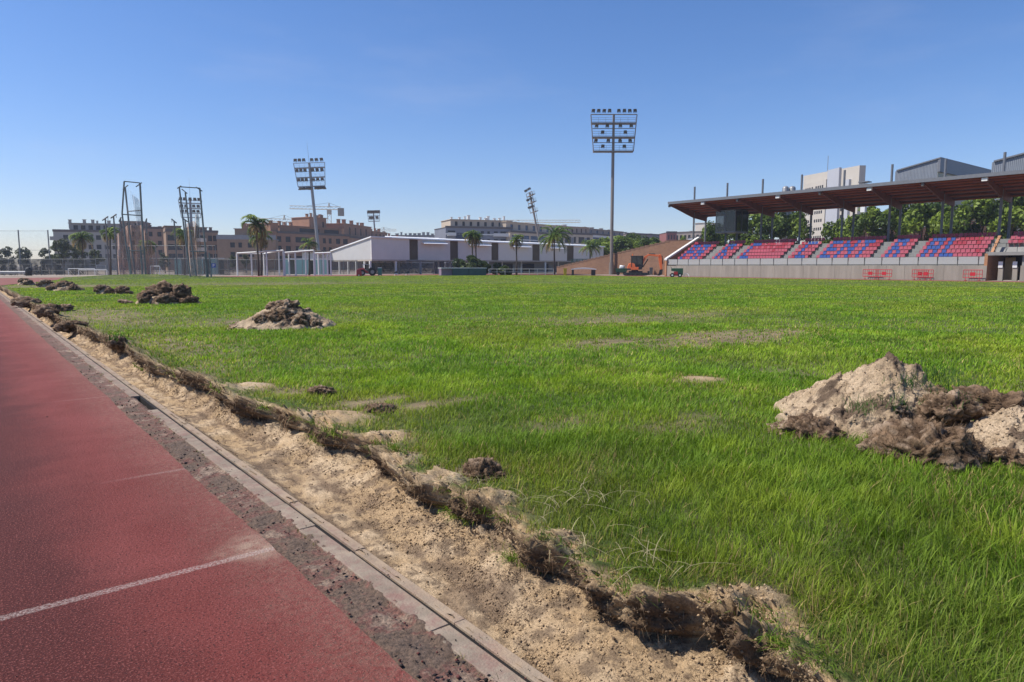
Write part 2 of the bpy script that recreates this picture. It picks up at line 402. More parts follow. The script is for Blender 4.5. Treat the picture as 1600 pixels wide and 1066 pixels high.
def heapz(X, Y):
    z = 0*X
    for hx, hy, hr, hh in HEAPS: z = z+hh*np.exp(-(((X-hx)**2+(Y-hy)**2)/hr**2)**1.3)
    return z
def heapmask(X, Y):
    z = 0*X
    for hx, hy, hr, hh in HEAPS: z = np.maximum(z, np.exp(-(((X-hx)**2+(Y-hy)**2)/(hr*1.05)**2)**2))
    return z
BARE = [(12.6, 8.3, 2.6, .9, .9), (9.8, 9.2, 1.2, .5, .6), (3.35, 6.75, .50, .25, .6), (2.95, 7.9, .4, .3, .5), (3.9, 6.2, .45, .22, .6), (2.85, 3.98, .16, .12, .8), (6.0, 19, 3, 1.5, .35), (3.2, 24, 1.6, 5, .5), (3.0, 14.5, 1.0, 3, .45), (14, 13, 5, 1.4, .4), (5.2, 3.9, .5, .3, .35), (20, 60, 9, 8, .3), (6, 63, 5, 5, .5), (4.3, 4.7, .4, .25, .35)]
def bare(X, Y):
    b = 0*X
    for bx, by, rx, ry, a in BARE: b = np.maximum(b, a*np.exp(-(((X-bx)/rx)**2+((Y-by)/ry)**2)))
    b = np.clip(b*1.5+.35*b*fbm(X*2.5, Y*2.5, 1.5, 4)*2, 0, 1)
    return b
def infield(X, Y):
    return (X < 79.3) & (Y < 99) & (X > 1.7+np.maximum(0, Y-66)*.25) & ((X-64)/15.3+(Y-86)/13 < 1)

rows = [-4.0]
while rows[-1] < 99.2: rows.append(rows[-1]+.0048*max(2.5, abs(rows[-1])+1.3))
rows = np.array(rows); nr = len(rows)
nA, nB, nC, nD = 34, 66, 50, 52
lp = lip(rows); bs = base(rows)
tA = np.linspace(0, 1, nA, endpoint=False); tB = np.linspace(0, 1, nB, endpoint=False); tC = np.linspace(0, 1, nC, endpoint=False); tD = np.linspace(0, 1, nD)
Yc = rows[:, None]
XA = 1.640+(bs[:, None]-1.640)*tA; ZA = -.010-.030*sm(.0, .10, tA)[None]-.125*sm(.08, .5, tA)[None]+0*Yc
zl = zturf(lp, rows)[:, None]
u1 = np.minimum(tB, .6)/.6; u2 = np.clip((tB-.6)/.4, 0, 1); th = (.145+.03*perlin(rows*1.3, 51.))[:, None]
XB = bs[:, None]+(lp-.02-bs)[:, None]*u1**.85+.02*u2; ZB = -.165+(zl-th+.165)*u1**1.15+th*u2      # sand slope, then the upright cut of the turf
XC = lp[:, None]+1.0*tC**1.25; ZC = zturf(XC, Yc+0*XC)+heapz(XC, Yc+0*XC)
xd0 = lp[:, None]+1.0; XD = xd0*np.exp(np.log(79.3/xd0)*tD); ZD = zturf(XD, Yc+0*XD)+heapz(XD, Yc+0*XD)
FX = np.concatenate([XA, XB, XC, XD], 1); FZ = np.concatenate([ZA, ZB, ZC, ZD], 1); FY = np.broadcast_to(Yc, FX.shape).copy()
ncol = FX.shape[1]
tt = np.concatenate([tA-1, tB, 1+tC, 2+tD])[None]+0*FX          # -1..0 floor, 0..1 bank, 1..2 brow, 2..3 turf
bb_ = 1
# displacement
n1 = fbm(FX*3.2, FY*3.2, FZ*3.2, 3); n2 = fbm(FX*10, FY*10, FZ*10, 4, .6); n3 = fbm(FX*34, FY*34, FZ*34, 3, .6); n4 = fbm(FX*85, FY*85, FZ*85, 2, .6)
amp = np.exp(-((tt-.72)/.36)**2)
brow = np.exp(-((tt-1.06)/.13)**2)
ZZk = (1-sm(-.93, -.86, tt))*(tt < 0)
flo = sm(-.98, -.8, tt)*(1-sm(-.1, .2, tt))
FZ += ZZk*(.006+.022*n1+.014*n2)
fade = 1-sm(1.35, 1.9, tt)
out = amp*(.065*n1+.048*n2+.018*n3)+brow*(.045+.05*n2+.012*n3)
out = out+(.006*n4)*np.exp(-((tt-.6)/.8)**2); FX += (.035+.06*np.clip(n1+.3, 0, 1))*np.exp(-((tt-.64)/.075)**2); FX -= out*.9; FZ += out*.42*np.where(tt > .3, 1, .3)
FZ += brow*.03*n2*1.2+flo*(.007*n2+.020*n1+.005*n3+.003*n4)
FZ += fade*sm(.9, 1.05, tt)*(.012*n2+.006*n3+.018*np.maximum(n1, 0))
FY += amp*.02*n1
# undercut sods of turf leaning out of the bank: (distance along, half width, push, lift)
SODS = [(1.48, .17, .16, .05), (1.84, .13, .10, .03), (2.14, .13, .10, .01), (2.62, .12, .10, .02), (3.45, .16, .07, .02), (3.95, .16, .10, .02), (4.75, .14, .08, .01), (5.75, .16, .10, .02), (6.75, .22, .09, .02), (7.45, .34, .14, .05), (8.6, .25, .06, .02), (9.6, .45, .12, .05), (11.6, .5, .12, .05), (13.0, .4, .08, .03), (15.0, .7, .16, .10), (17.6, .6, .10, .05), (20.5, .9, .14, .07), (24, 1.0, .12, .10), (28, 1.4, .14, .12), (34, 2, .15, .14), (41, 2.5, .15, .15), (50, 3, .15, .15), (60, 4, .15, .15)]
sodm = 0*FX; rag = 1+.28*n2+.22*n3+.10*n4
for (yy, w, push, dz) in SODS:
    kk = np.exp(-(np.abs(FY-yy)/w)**2.6); k = kk*np.exp(-((tt-.88)/.24)**2)
    FX -= push*k*rag; FZ += dz*kk*np.exp(-((tt-1.0)/.25)**2)*rag-.3*push*k*sm(.9, .7, tt)
    sodm = np.maximum(sodm, kk*np.exp(-(np.maximum(0, np.abs(tt-.82)-.10)/.16)**2))
inf = infield(FX, FY) | (FY < 60)
FZ = np.where(inf, FZ, -.12)
# own colours: sand, root mat, soil, turf litter
sand = np.array([.415, .29, .165]); sand2 = np.array([.53, .395, .25]); sand_dk = np.array([.20, .135, .085]); rootc = np.array([.105, .066, .04]); soil = np.array([.15, .105, .07]); turf = np.array([.07, .10, .022]); litter = np.array([.23, .185, .10])
def mixc(a, b, k): return a*(1-k[..., None])+b*k[..., None]
col = mixc(np.broadcast_to(sand, FX.shape+(3,)), sand2, sm(-.3, .6, n1))
col = mixc(col, sand_dk, .75*sm(.05, .55, fbm(FX*4.1, FY*1.6, 2.2, 4))*(1-sm(.2, .5, tt)))
col = mixc(col, np.broadcast_to(soil, col.shape), .75*sm(.02, .42, fbm(FX*9, FY*9, 7.7, 4, .65))*(1-sm(.9, 1.1, tt)))
col = mixc(col, np.broadcast_to(sand_dk, col.shape), .65*np.exp(-((tt+.02)/.10)**2)*sm(-.4, .3, n1+.6*n2))  # darker brown band along the foot of the bank
rm = np.clip(sm(.25, .75, sodm+.45*n2+.2*n3)*sm(.08, .3, sodm), 0, 1)
rm = np.maximum(rm, .85*sm(.56, .66, tt)*(1-sm(.90, 1.0, tt))*sm(-.08, .42, .9*perlin(FY*1.9, 61.+0*FY)+.6*n2+.3*n3))
rm = rm*(1-.8*sm(.92, 1.03, tt)*sm(14, 7, FY) if False else 1-.8*sm(.92, 1.03, tt)*(1-sm(7, 14, FY)))
rm = np.maximum(rm, sm(9, 16, FY)*sm(.2, .6, tt)*(1-sm(1.2, 1.5, tt))*sm(-.25, .35, n2+.3*n1)*.8)
col = mixc(col, np.broadcast_to(rootc, col.shape), np.clip(rm, 0, 1)*.9)
gb = bare(FX, FY); hm = heapmask(FX, FY)
gm = sm(1.06, 1.24, tt+.14*n2+.08*n1)*(1-.95*hm*sm(-.5, .1, n2+hm-.4))
tcol = mixc(np.broadcast_to(turf, col.shape), litter, np.clip(sm(-.1, .7, fbm(FX*.8, FY*.8, 3.3, 5, .6))*.45+gb*.9, 0, 1))
tcol = mixc(tcol, np.broadcast_to(soil, col.shape), gb*sm(-.15, .3, n2))
tcol = mixc(tcol, np.broadcast_to(sand, col.shape), gb*.3*sm(.1, .5, fbm(FX*3.3, FY*3.3, 14, 5, .65)))
col = mixc(col, tcol, gm)
col[~inf] = (.2, .1, .08)
mt_field = mat_attr('field_earth', .95, grain=.5, gscale=75, bump=.012, bscale=85)
idx = np.arange(nr*ncol).reshape(nr, ncol)
Q = np.stack([idx[:-1, :-1], idx[:-1, 1:], idx[1:, 1:], idx[1:, :-1]], -1).reshape(-1, 4)
Fpos = np.stack([FX, FY, FZ], 2)
o = link('field', np_mesh('field', Fpos.reshape(-1, 3), Q, mt_field, col.reshape(-1, 3), smooth=True)); o['kind'] = 'structure'

# ---- roots and dead stems hanging from the torn bank (uncountable)
def rnd(a, b, n): return a+(b-a)*RS.rand(n)
pr = np.clip(rm+.04, 0, 1)*((tt > .5) & (tt < 1.15) & (FY > .8) & (FY < 32))*np.minimum(1, .35+FY/8)
sel = np.argwhere(RS.rand(*pr.shape) < pr*.5)
pp = np.repeat(Fpos[sel[:, 0], sel[:, 1]], 2, 0); n = len(pp); pp = pp+RS.normal(size=pp.shape)*.012
dd = np.maximum(1, np.hypot(pp[:, 0], pp[:, 1])/3.0)
rc = np.array([.20, .125, .07])*(.35+1.1*RS.rand(n, 1))+np.array([.20, .16, .10])*(RS.rand(n, 1) > .82)
lg = np.where(RS.rand(n) > .93, 2.0, 1.0)
parts = [ribbons(pp, rnd(0, 6.283, n)*.55+math.pi*.72, rnd(.015, .065, n)*dd**.3*lg, .0019*dd, np.where(lg > 1, 1.0, rnd(.2, 1.15, n)), np.where(lg > 1, 1.5, rnd(.0, 1.7, n)), rc, 3)]
print('roots', n)
o = link('hanging_roots', np_mesh('hanging_roots', *parts[0][:2], mt_root, parts[0][2])); tag(o, kind='stuff', label='dry brown roots and dead stems hanging from the torn turf bank', cat='roots')

# ---- crumbs of rubber and soil
def crumbs(name, pts, size, colr, m, label, parent=None):
    n = len(pts); base_v = np.array([(1,0,0),(-1,0,0),(0,1,0),(0,-1,0),(0,0,1),(0,0,-1)], float); bt = np.array([(0,2,4),(2,1,4),(1,3,4),(3,0,4),(2,0,5),(1,2,5),(3,1,5),(0,3,5)])
    V = base_v[None]*(size[:, None, None])*(.6+.7*RS.rand(n, 6, 1)); a = RS.rand(n)*6.28
    ca, sa = np.cos(a)[:, None], np.sin(a)[:, None]
    V = np.stack([V[..., 0]*ca-V[..., 1]*sa, V[..., 0]*sa+V[..., 1]*ca, V[..., 2]*.75], 2)+pts[:, None]
    T = (bt[None]+(np.arange(n)*6)[:, None, None]).reshape(-1, 3)
    o = link(name, np_mesh(name, V.reshape(-1, 3), T, m, np.repeat(colr, 6, 0)), parent); tag(o, kind='stuff', label=None if parent else label, cat=None if parent else 'crumbs'); return o
def bits(name, pts, label, scale=1.0, parent=None, light=.2):
    n = len(pts); dd = scale*np.ones(n); L = rnd(.008, .038, n)*dd
    cc = np.array([.085, .052, .035])*(.5+1.1*RS.rand(n, 1))+np.array([.25, .18, .10])*(RS.rand(n, 1) < light)
    V, T, CC = ribbons(pts, rnd(0, 6.283, n), L, rnd(.0011, .0024, n)*dd**.8, rnd(1.1, 1.35, n), rnd(.3, .5, n), cc, 3)
    o = link(name, np_mesh(name, V, T, mt_root, CC), parent); tag(o, kind='stuff', label=None if parent else label, cat=None if parent else 'straw'); return o
n = 5200; yy = 1.2+18*RS.rand(n)**2.2; xx = 1.28+.22*RS.rand(n)**1.1; k = RS.rand(n) < .05; xx[k] = -.6+1.9*RS.rand(k.sum())**.6; k2 = RS.rand(n) < .15; xx[k2] = 1.49+.2*RS.rand(k2.sum())
zz = np.where(xx < 1.27, .002, np.where(xx < 1.495, -.008, .003)); sz = (.0012+.010*RS.rand(n)**7)*np.where(xx > 1.49, .6, 1)*(.6+.8*np.clip(.5+perlin(yy*1.3, 2.2), 0, 1.2))
crumbs('rubber_crumbs', np.stack([xx, yy, zz], 1), sz, np.array([.035, .028, .026])*(.5+1.2*RS.rand(n, 1))+np.array([.1, .02, .015])*(RS.rand(n, 1) > .7), mt_root, 'dark rubber and soil crumbs strewn beside the drain kerb')
cw = ((tt > -.97) & (tt < 1.30) & (FY > 1) & (FY < 18))*(.25+1.2*sm(-.1, .5, fbm(FX*5, FY*5, 4.4, 3)))*np.where(tt > 1.02, .25+.9*hm, 1)*np.where(tt < -.88, .2, np.where(tt < -.10, .25, 1))*np.minimum(1, 3.0/np.maximum(FY, 1.5))
cw = (cw/cw.sum()).ravel(); ii = RS.choice(cw.size, 42000, p=cw)
pp = Fpos.reshape(-1, 3)[ii]+np.array([0, 0, .001]); n = len(pp); pp[:, :2] += RS.normal(size=(n, 2))*.008
own = col.reshape(-1, 3)[ii]; dk = RS.rand(n, 1) > .86
crumbs('soil_crumbs', pp, (.0014+.009*RS.rand(n)**6)*(.8+.25*np.minimum(3, np.hypot(pp[:, 0], pp[:, 1])/3)), np.where(dk, np.array([.11, .075, .05]), own*.85+.15*np.array([.46, .33, .20]))*(.65+.65*RS.rand(n, 1)), mt_root, 'small soil and sand lumps scattered in the trench')

cw2 = ((tt > -.96) & (tt < 1.28) & (FY > 1) & (FY < 20))*(.3+1.1*sm(-.2, .45, fbm(FX*3.5, FY*3.5, 24.4, 3)))*np.where(tt > 1.02, .5+.8*hm, 1)*np.where(tt < -.10, .35, 1)*np.minimum(1, 3.0/np.maximum(FY, 1.5))
cw2 = (cw2/cw2.sum()).ravel(); ii = RS.choice(cw2.size, 15000, p=cw2); pp = Fpos.reshape(-1, 3)[ii]+np.array([0, 0, .002]); pp[:, :2] += RS.normal(size=(len(pp), 2))*.008
bits('root_bits', pp, 'short dark root and straw bits strewn over the sand of the trench', np.maximum(1, np.hypot(pp[:, 0], pp[:, 1])/3.2))
# ================================================================== heaps of sand and torn turf
def tri_lookup(X, Y): return zturf(X, Y)+heapz(X, Y)
def ico(sub):
    import bmesh
    bm = bmesh.new(); bmesh.ops.create_icosphere(bm, subdivisions=sub, radius=1); v = np.array([q.co[:] for q in bm.verts]); f = np.array([[w.index for w in q.verts] for q in bm.faces]); bm.free(); return v, f
ICO = {k: ico(k) for k in (3, 4, 5, 6)}
mt_heap = mat_attr('heap_earth', .95, grain=.45, gscale=70, bump=.015, bscale=60)
mt_heapfar = mat_attr('far_heap_earth', .95, grain=.5, gscale=14, bump=.05, bscale=12)
PILES = []
_cam = np.array([0, 0, H]); _fw = np.array(FW*math.cos(PITCH)-UP*math.sin(PITCH)); _up = np.array(FW*math.sin(PITCH)+UP*math.cos(PITCH)); _rt = np.array(RT)
_q = Fpos.reshape(-1, 3)-_cam; _z = np.maximum(_q @ _fw, .05); _u = 800+F*(_q @ _rt)/_z; _v = 533-F*(_q @ _up)/_z
def on_field(px, py):                   # nearest point of the bank or turf seen at a pixel
    for rad in (3, 6, 12, 25):
        i = np.where((np.abs(_u-px) < rad) & (np.abs(_v-py) < rad) & (_z > .3))[0]
        if len(i): return Vector(Fpos.reshape(-1, 3)[i[np.argmin(_z[i])]])
    return G(px, py, .06)
def clod(parent, name, c, r, rot, seed, near=True, hairs=500, dark=.85, green=0, label=None, fr=2.2):
    """a torn lump of turf: dark matted roots, crumbly, hairy"""
    v, f = ICO[5 if near else 4]; s = seed*7.7
    rr = np.array(r); q = v*rr/min(rr)                        # noise in true proportions, so lumps stay round
    n1 = fbm(q[:, 0]*.8+s, q[:, 1]*.8, q[:, 2]*.8, 3); n2 = fbm(q[:, 0]*2.3+s, q[:, 1]*2.3, q[:, 2]*2.3, 5, .62); n3 = fbm(q[:, 0]*8+s, q[:, 1]*8, q[:, 2]*8, 3, .6)
    n4 = fbm(q[:, 0]*20+s, q[:, 1]*20, q[:, 2]*20, 2, .6)
    w = v*rr*(1+.30*n1)[:, None]+v*(min(rr)*(.24*n2+.13*n3+.05*n4))[:, None]
    w[:, 2] += .25*min(rr)*fbm(q[:, 0]*1.5+s, q[:, 1]*1.5, 5., 3)
    M = np.array(Matrix.Rotation(rot[2], 3, 'Z') @ Matrix.Rotation(rot[1], 3, 'Y') @ Matrix.Rotation(rot[0], 3, 'X')); w = w @ M.T
    w = w+np.array(c)
    a = np.array([.075, .046, .028]); b_ = np.array([.215, .14, .085]); sd = np.array([.38, .28, .195])
    k = sm(-.3, .5, n2+.7*n3+.4*n4)[:, None]; cc = a*(1-k)+b_*k; kf = (RS.rand(len(w)) > .93)[:, None]; cc = np.where(kf, cc*.4+sd*.6, cc)
    k = (sm(dark-.6, dark, n1+.5*n2))*.9; k = k[:, None]; cc = cc*(1-k)+sd*k
    o = link(name, np_mesh(name, w, f, mt_heap if near else mt_heapfar, cc, smooth=True), parent)
    if label: o['label'] = label
    if hairs:
        hairs = int(hairs*(1.3 if near else 1.2))
        i = RS.randint(0, len(w), hairs); p = w[i]; nrm = (w[i]-np.array(c)); az = np.arctan2(nrm[:, 1], nrm[:, 0])+RS.normal(size=hairs)*.8
        sc = min(r); hc = np.array([.22, .14, .08])*(.3+1.2*RS.rand(hairs, 1))
        ww = (.0026 if near else .010)*np.ones(hairs)
        V, T, CC = ribbons(p, az, rnd(.06, .36, hairs)*sc, ww, rnd(.3, 1.2, hairs), rnd(-.2, 1.3, hairs), hc, 3)
        h = link('root_hairs', np_mesh('root_hairs', V, T, mt_root, CC), o); h['kind'] = 'stuff'
    if green:
        up = np.argwhere((w[:, 2] > c[2]+.25*r[2])).ravel(); i = RS.choice(up, green); p = w[i]
        L = rnd(.04, .11, green)*(1 if near else 1.4); ww = np.full(green, .0042 if near else .02)
        gc = np.array([.06, .14, .02])*(.6+.8*RS.rand(green, 1))
        V, T, CC = ribbons(p, rnd(0, 6.28, green), L, ww, rnd(.3, 1, green), rnd(0, .5, green), gc, 3)
        g = link('grass_tuft', np_mesh('grass_tuft', V, T, mt_grass, CC), o); g['kind'] = 'stuff'
    return o
def heap(parent, name, c, rx, ry, h, rot, seed, near=True, peak=(0, 0), darkbias=0.0, sharp=1.0):
    """a cone of tipped sand"""
    n = 190 if near else 56; t = np.linspace(-1.15, 1.15, n); gx, gy = np.meshgrid(t, t); s = seed*3.1
    rr = np.hypot(gx-peak[0]*np.clip(1-np.hypot(gx, gy), 0, 1), gy-peak[1]*np.clip(1-np.hypot(gx, gy), 0, 1))
    rr = rr*(1+.22*fbm(gx*1.6+s, gy*1.6, s, 3))
    z = h*np.clip(1-rr, 0, 1)**sharp
    n2 = fbm(gx*4+s, gy*4, 1, 4, .6); n3 = fbm(gx*13+s, gy*13, 1, 3, .6)
    k = sm(0, .25, 1-rr); n4 = fbm(gx*34+s, gy*34, 1, 2, .6); z = z+k*(h*.09*n2+h*.04*n3+h*.016*n4)-(1-sm(-.05, .12, 1-rr))*.12
    X = gx*rx; Y = gy*ry; X = X+k*.05*rx*n2
    ca, sa = math.cos(rot), math.sin(rot); x = c[0]+X*ca-Y*sa; y = c[1]+X*sa+Y*ca
    z = z+c[2]
    sd = np.array([.47, .355, .235]); s2 = np.array([.37, .27, .17]); dk = np.array([.13, .09, .06])
    m1 = sm(-.3, .5, n2+.6*fbm(gx*2+s, gy*2, 4, 3))[..., None]; cc = sd*(1-m1)+s2*m1
    m2 = sm(.15-darkbias, .5-darkbias, fbm(gx*2.2+s, gy*2.2, 9, 4, .6)+.35*n3)[..., None]; cc = cc*(1-m2)+dk*m2
    idx = np.arange(n*n).reshape(n, n); Q = np.stack([idx[:-1, :-1], idx[:-1, 1:], idx[1:, 1:], idx[1:, :-1]], -1).reshape(-1, 4)
    o = link(name, np_mesh(name, np.stack([x, y, z], 2).reshape(-1, 3), Q, mt_heap if near else mt_heapfar, cc.reshape(-1, 3), smooth=True), parent)
    if near and rx < 1.1:
        pv = np.stack([x, y, z], 2).reshape(-1, 3); cv = cc.reshape(-1, 3); i = np.where(pv[:, 2] > c[2]+.03)[0]; i = RS.choice(i, 2600); p = pv[i]+RS.normal(size=(len(i), 3))*.004
        crumbs('crumbs', p, .003+.016*RS.rand(len(i))**5, cv[i]*(.55+.6*RS.rand(len(i), 1)), mt_root, None, o)
        j = RS.choice(np.where(pv[:, 2] > c[2]+.03)[0], 1500); bits('straw_bits', pv[j]+np.array([0, 0, .003]), None, 1.5, o)
    return o
GRP = 'heaps of dug sand and turf on the field'
def gz(p): return Vector((p.x, p.y, float(tri_lookup(np.array(p.x), np.array(p.y)))))
def stuff_on(parent, px, py, d, name='grass_tuft', n=120, spread=.12, L=(.05, .13)):
    p = np.array(P(px, py, d)-parent.location)[None]+RS.normal(size=(n, 3))*np.array([spread, spread, spread*.35])
    gc = np.array([.06, .14, .02])*(.6+.8*RS.rand(n, 1))
    V, T, CC = ribbons(p, rnd(0, 6.28, n), rnd(*L, n), np.full(n, .0045), rnd(.3, 1, n), rnd(0, .5, n), gc, 3)
    o = link(name, np_mesh(name, V, T, mt_grass, CC), parent); o['kind'] = 'stuff'; return o
# big heap on the right: local frame = world offsets, root at its base
root = empty('sand_heap', gz(B(1385, 6.25)), 0, 'tall peaked heap of pale sand with turf lumps, nearest on the right', 'sand heap', GRP)
def W(px, d, z=0.0):                    # offset of a point from the current root
    q = gz(B(px, d)); q.z += z; return q-root.location
fr = face(B(1385, 6.25))
heap(root, 'sand_mound', W(1375, 6.35, -.02), .92, .75, .70, fr, 1, peak=(.16, .0), sharp=.95, darkbias=-.12)
clod(root, 'turf_clod', W(1285, 5.85, .04), (.27, .20, .11), (.2, .3, fr), 2, hairs=2200, dark=.9)
clod(root, 'turf_clod', W(1405, 5.95, .20), (.17, .14, .11), (-.3, .1, fr+.2), 3, hairs=900, dark=.5, green=200)
clod(root, 'turf_clod', W(1245, 6.0, .02), (.20, .18, .08), (.1, -.2, fr), 4, hairs=700, dark=.7)
clod(root, 'turf_clod', W(1470, 6.1, .22), (.30, .2, .17), (.4, .1, fr), 5, hairs=900, dark=.9, green=200)
stuff_on(root, 1385, 632, 5.95, n=200, spread=0.09)
stuff_on(root, 1420, 600, 6.05, n=160, spread=0.1)
stuff_on(root, 1462, 590, 6.2, n=220, spread=0.11)
stuff_on(root, 1500, 612, 6.3, n=160, spread=0.1)
stuff_on(root, 1345, 640, 5.85, n=90, spread=0.06)
PILES.append((root.location.x, root.location.y, .85))
root = empty('sand_heap', gz(B(1570, 5.35)), 0, 'tan sand heap ringed by dark root lumps at the right picture edge', 'sand heap', GRP)
fr = face(B(1570, 5.3))
heap(root, 'sand_mound', W(1625, 5.45, -.02), .62, .6, .40, fr, 6, sharp=.8, darkbias=-.05)
clod(root, 'turf_clod', W(1470, 5.12, .09), (.38, .25, .20), (.15, -.1, fr), 7, hairs=4200, dark=1.15, label='wide shaggy brown turf lump in front')
clod(root, 'turf_clod', W(1570, 5.85, .28), (.34, .16, .13), (0, .12, fr), 8, hairs=900, dark=1.3)
clod(root, 'turf_clod', W(1490, 5.75, .25), (.22, .18, .14), (0, -.1, fr), 9, hairs=700, dark=1.1, green=120)
clod(root, 'turf_clod', W(1525, 5.1, .06), (.16, .14, .10), (0, .2, fr), 10, hairs=400, dark=1.2)
clod(root, 'turf_clod', W(1600, 4.95, .05), (.14, .1, .09), (0, .2, fr), 14, hairs=400, dark=1.2)
PILES.append((root.location.x-.05, root.location.y, .62)); PILES.append((W(1450, 5.3).x+root.location.x, W(1450, 5.3).y+root.location.y, .40))
def mid_pile(px, py, wpx, hpx, label, seed, clods, dark=0.0, near=False, sand=True, green=0):
    global root
    g = gz(G(px, py, .1)); d = g.dot(FW); s = d/F; root = empty('sand_heap', g, 0, label, 'sand heap', GRP); fr = face(g)
    w = wpx*s/2; h = hpx*s
    if sand: heap(root, 'sand_mound', Vector((0, 0, -.02)), w, w*.75, h*.95, fr, seed, near=near, darkbias=dark)
    for k, (cx, cz, rx, rz_, dk) in enumerate(clods):
        off = RT*(cx*s)-FW*(w*.3 if cz < .5*hpx else .05*w); off.z = cz*s
        clod(root, 'turf_clod', off, (rx*s, rx*s*.7, rz_*s), (.2*math.sin(seed+k), .2*math.cos(seed*k+1), fr+k), seed+k*.37, near=near, hairs=500 if near else 160, dark=dk, green=green)
    PILES.append((g.x, g.y, w*1.0))
mid_pile(447, 512, 165, 46, 'broad sand heap with dark turf on top, second nearest', 21, [(2, 16, 26, 13, .75), (-58, 3, 26, 6, .7), (28, 10, 20, 11, .8), (-4, 33, 24, 8, .7), (-24, 12, 20, 9, .6), (50, 7, 16, 7, .7)], near=True, green=60)
mid_pile(268, 474, 95, 30, 'heap covered in blackish torn turf, third from the near end', 31, [(-8, 18, 24, 12, 1.2), (-28, 8, 20, 10, 1.3), (14, 16, 20, 13, 1.2), (34, 5, 14, 6, 1.1), (6, 8, 22, 9, 1.3), (-62, 2, 16, 3, .7)], dark=.3)
mid_pile(166, 459, 34, 17, 'light topped turf heap beside a small round dark one', 41, [(-6, 8, 9, 6, .8), (8, 5, 8, 5, .8)], dark=.1)
mid_pile(194, 459, 28, 13, 'small round dark turf heap', 43, [(0, 6, 10, 6.5, 1.3), (10, 2, 7, 3, .7)], dark=.3)
mid_pile(104, 453, 54, 15, 'long low turf heap with a pale toe of sand', 51, [(0, 8, 13, 7, 1.2), (-14, 5, 12, 5, .8), (17, 5, 9, 5, 1.3)], dark=.2)
mid_pile(74, 447, 30, 11, 'pale crumbly heap behind the long low one', 61, [(0, 6, 10, 5, .6), (-8, 3, 7, 4, 1.1)], dark=.1)
mid_pile(42, 444, 30, 11, 'farthest heap of dug turf by the track bend', 71, [(-2, 6, 8, 5, 1.0), (5, 4, 8, 4, .7)], dark=.1)
# loose turf lumps lying along the trench
CG = 'loose turf lumps along the trench'
for (px, py, rx, rz_, lab, sd, gr) in (
        (755, 745, .15, .10, 'upright shaggy brown root lump on the grass behind the bank', 81, 0),
        (600, 640, .20, .06, 'flat dark torn turf lump in the bare patch behind the bank', 82, 40), (505, 612, .22, .07, 'low brown turf lump left in the bare patch behind the bank', 83, 30),
        (185, 538, .22, .12, 'rounded brown turf lump next to bright tall grass', 89, 30), (113, 508, .34, .12, 'dark turf lump midway along the far trench', 91, 0), (96, 483, .45, .14, 'low blackish turf lump behind pale crumbs', 92, 0), (72, 484, .42, .16, 'upright crumbly turf lump in the far trench', 93, 0), (40, 470, .5, .16, 'low turf lump near the far end of the trench', 94, 0)):
    g = on_field(px, py); root = empty('turf_clod', g, 0, lab, 'turf lump', CG)
    clod(root, 'root_mat', Vector((0, 0, rz_*.1)), (rx, rx*.75, rz_), (.2, .1, sd), sd, near=py > 560, hairs=1800 if py > 560 else 500, dark=.95, green=gr)

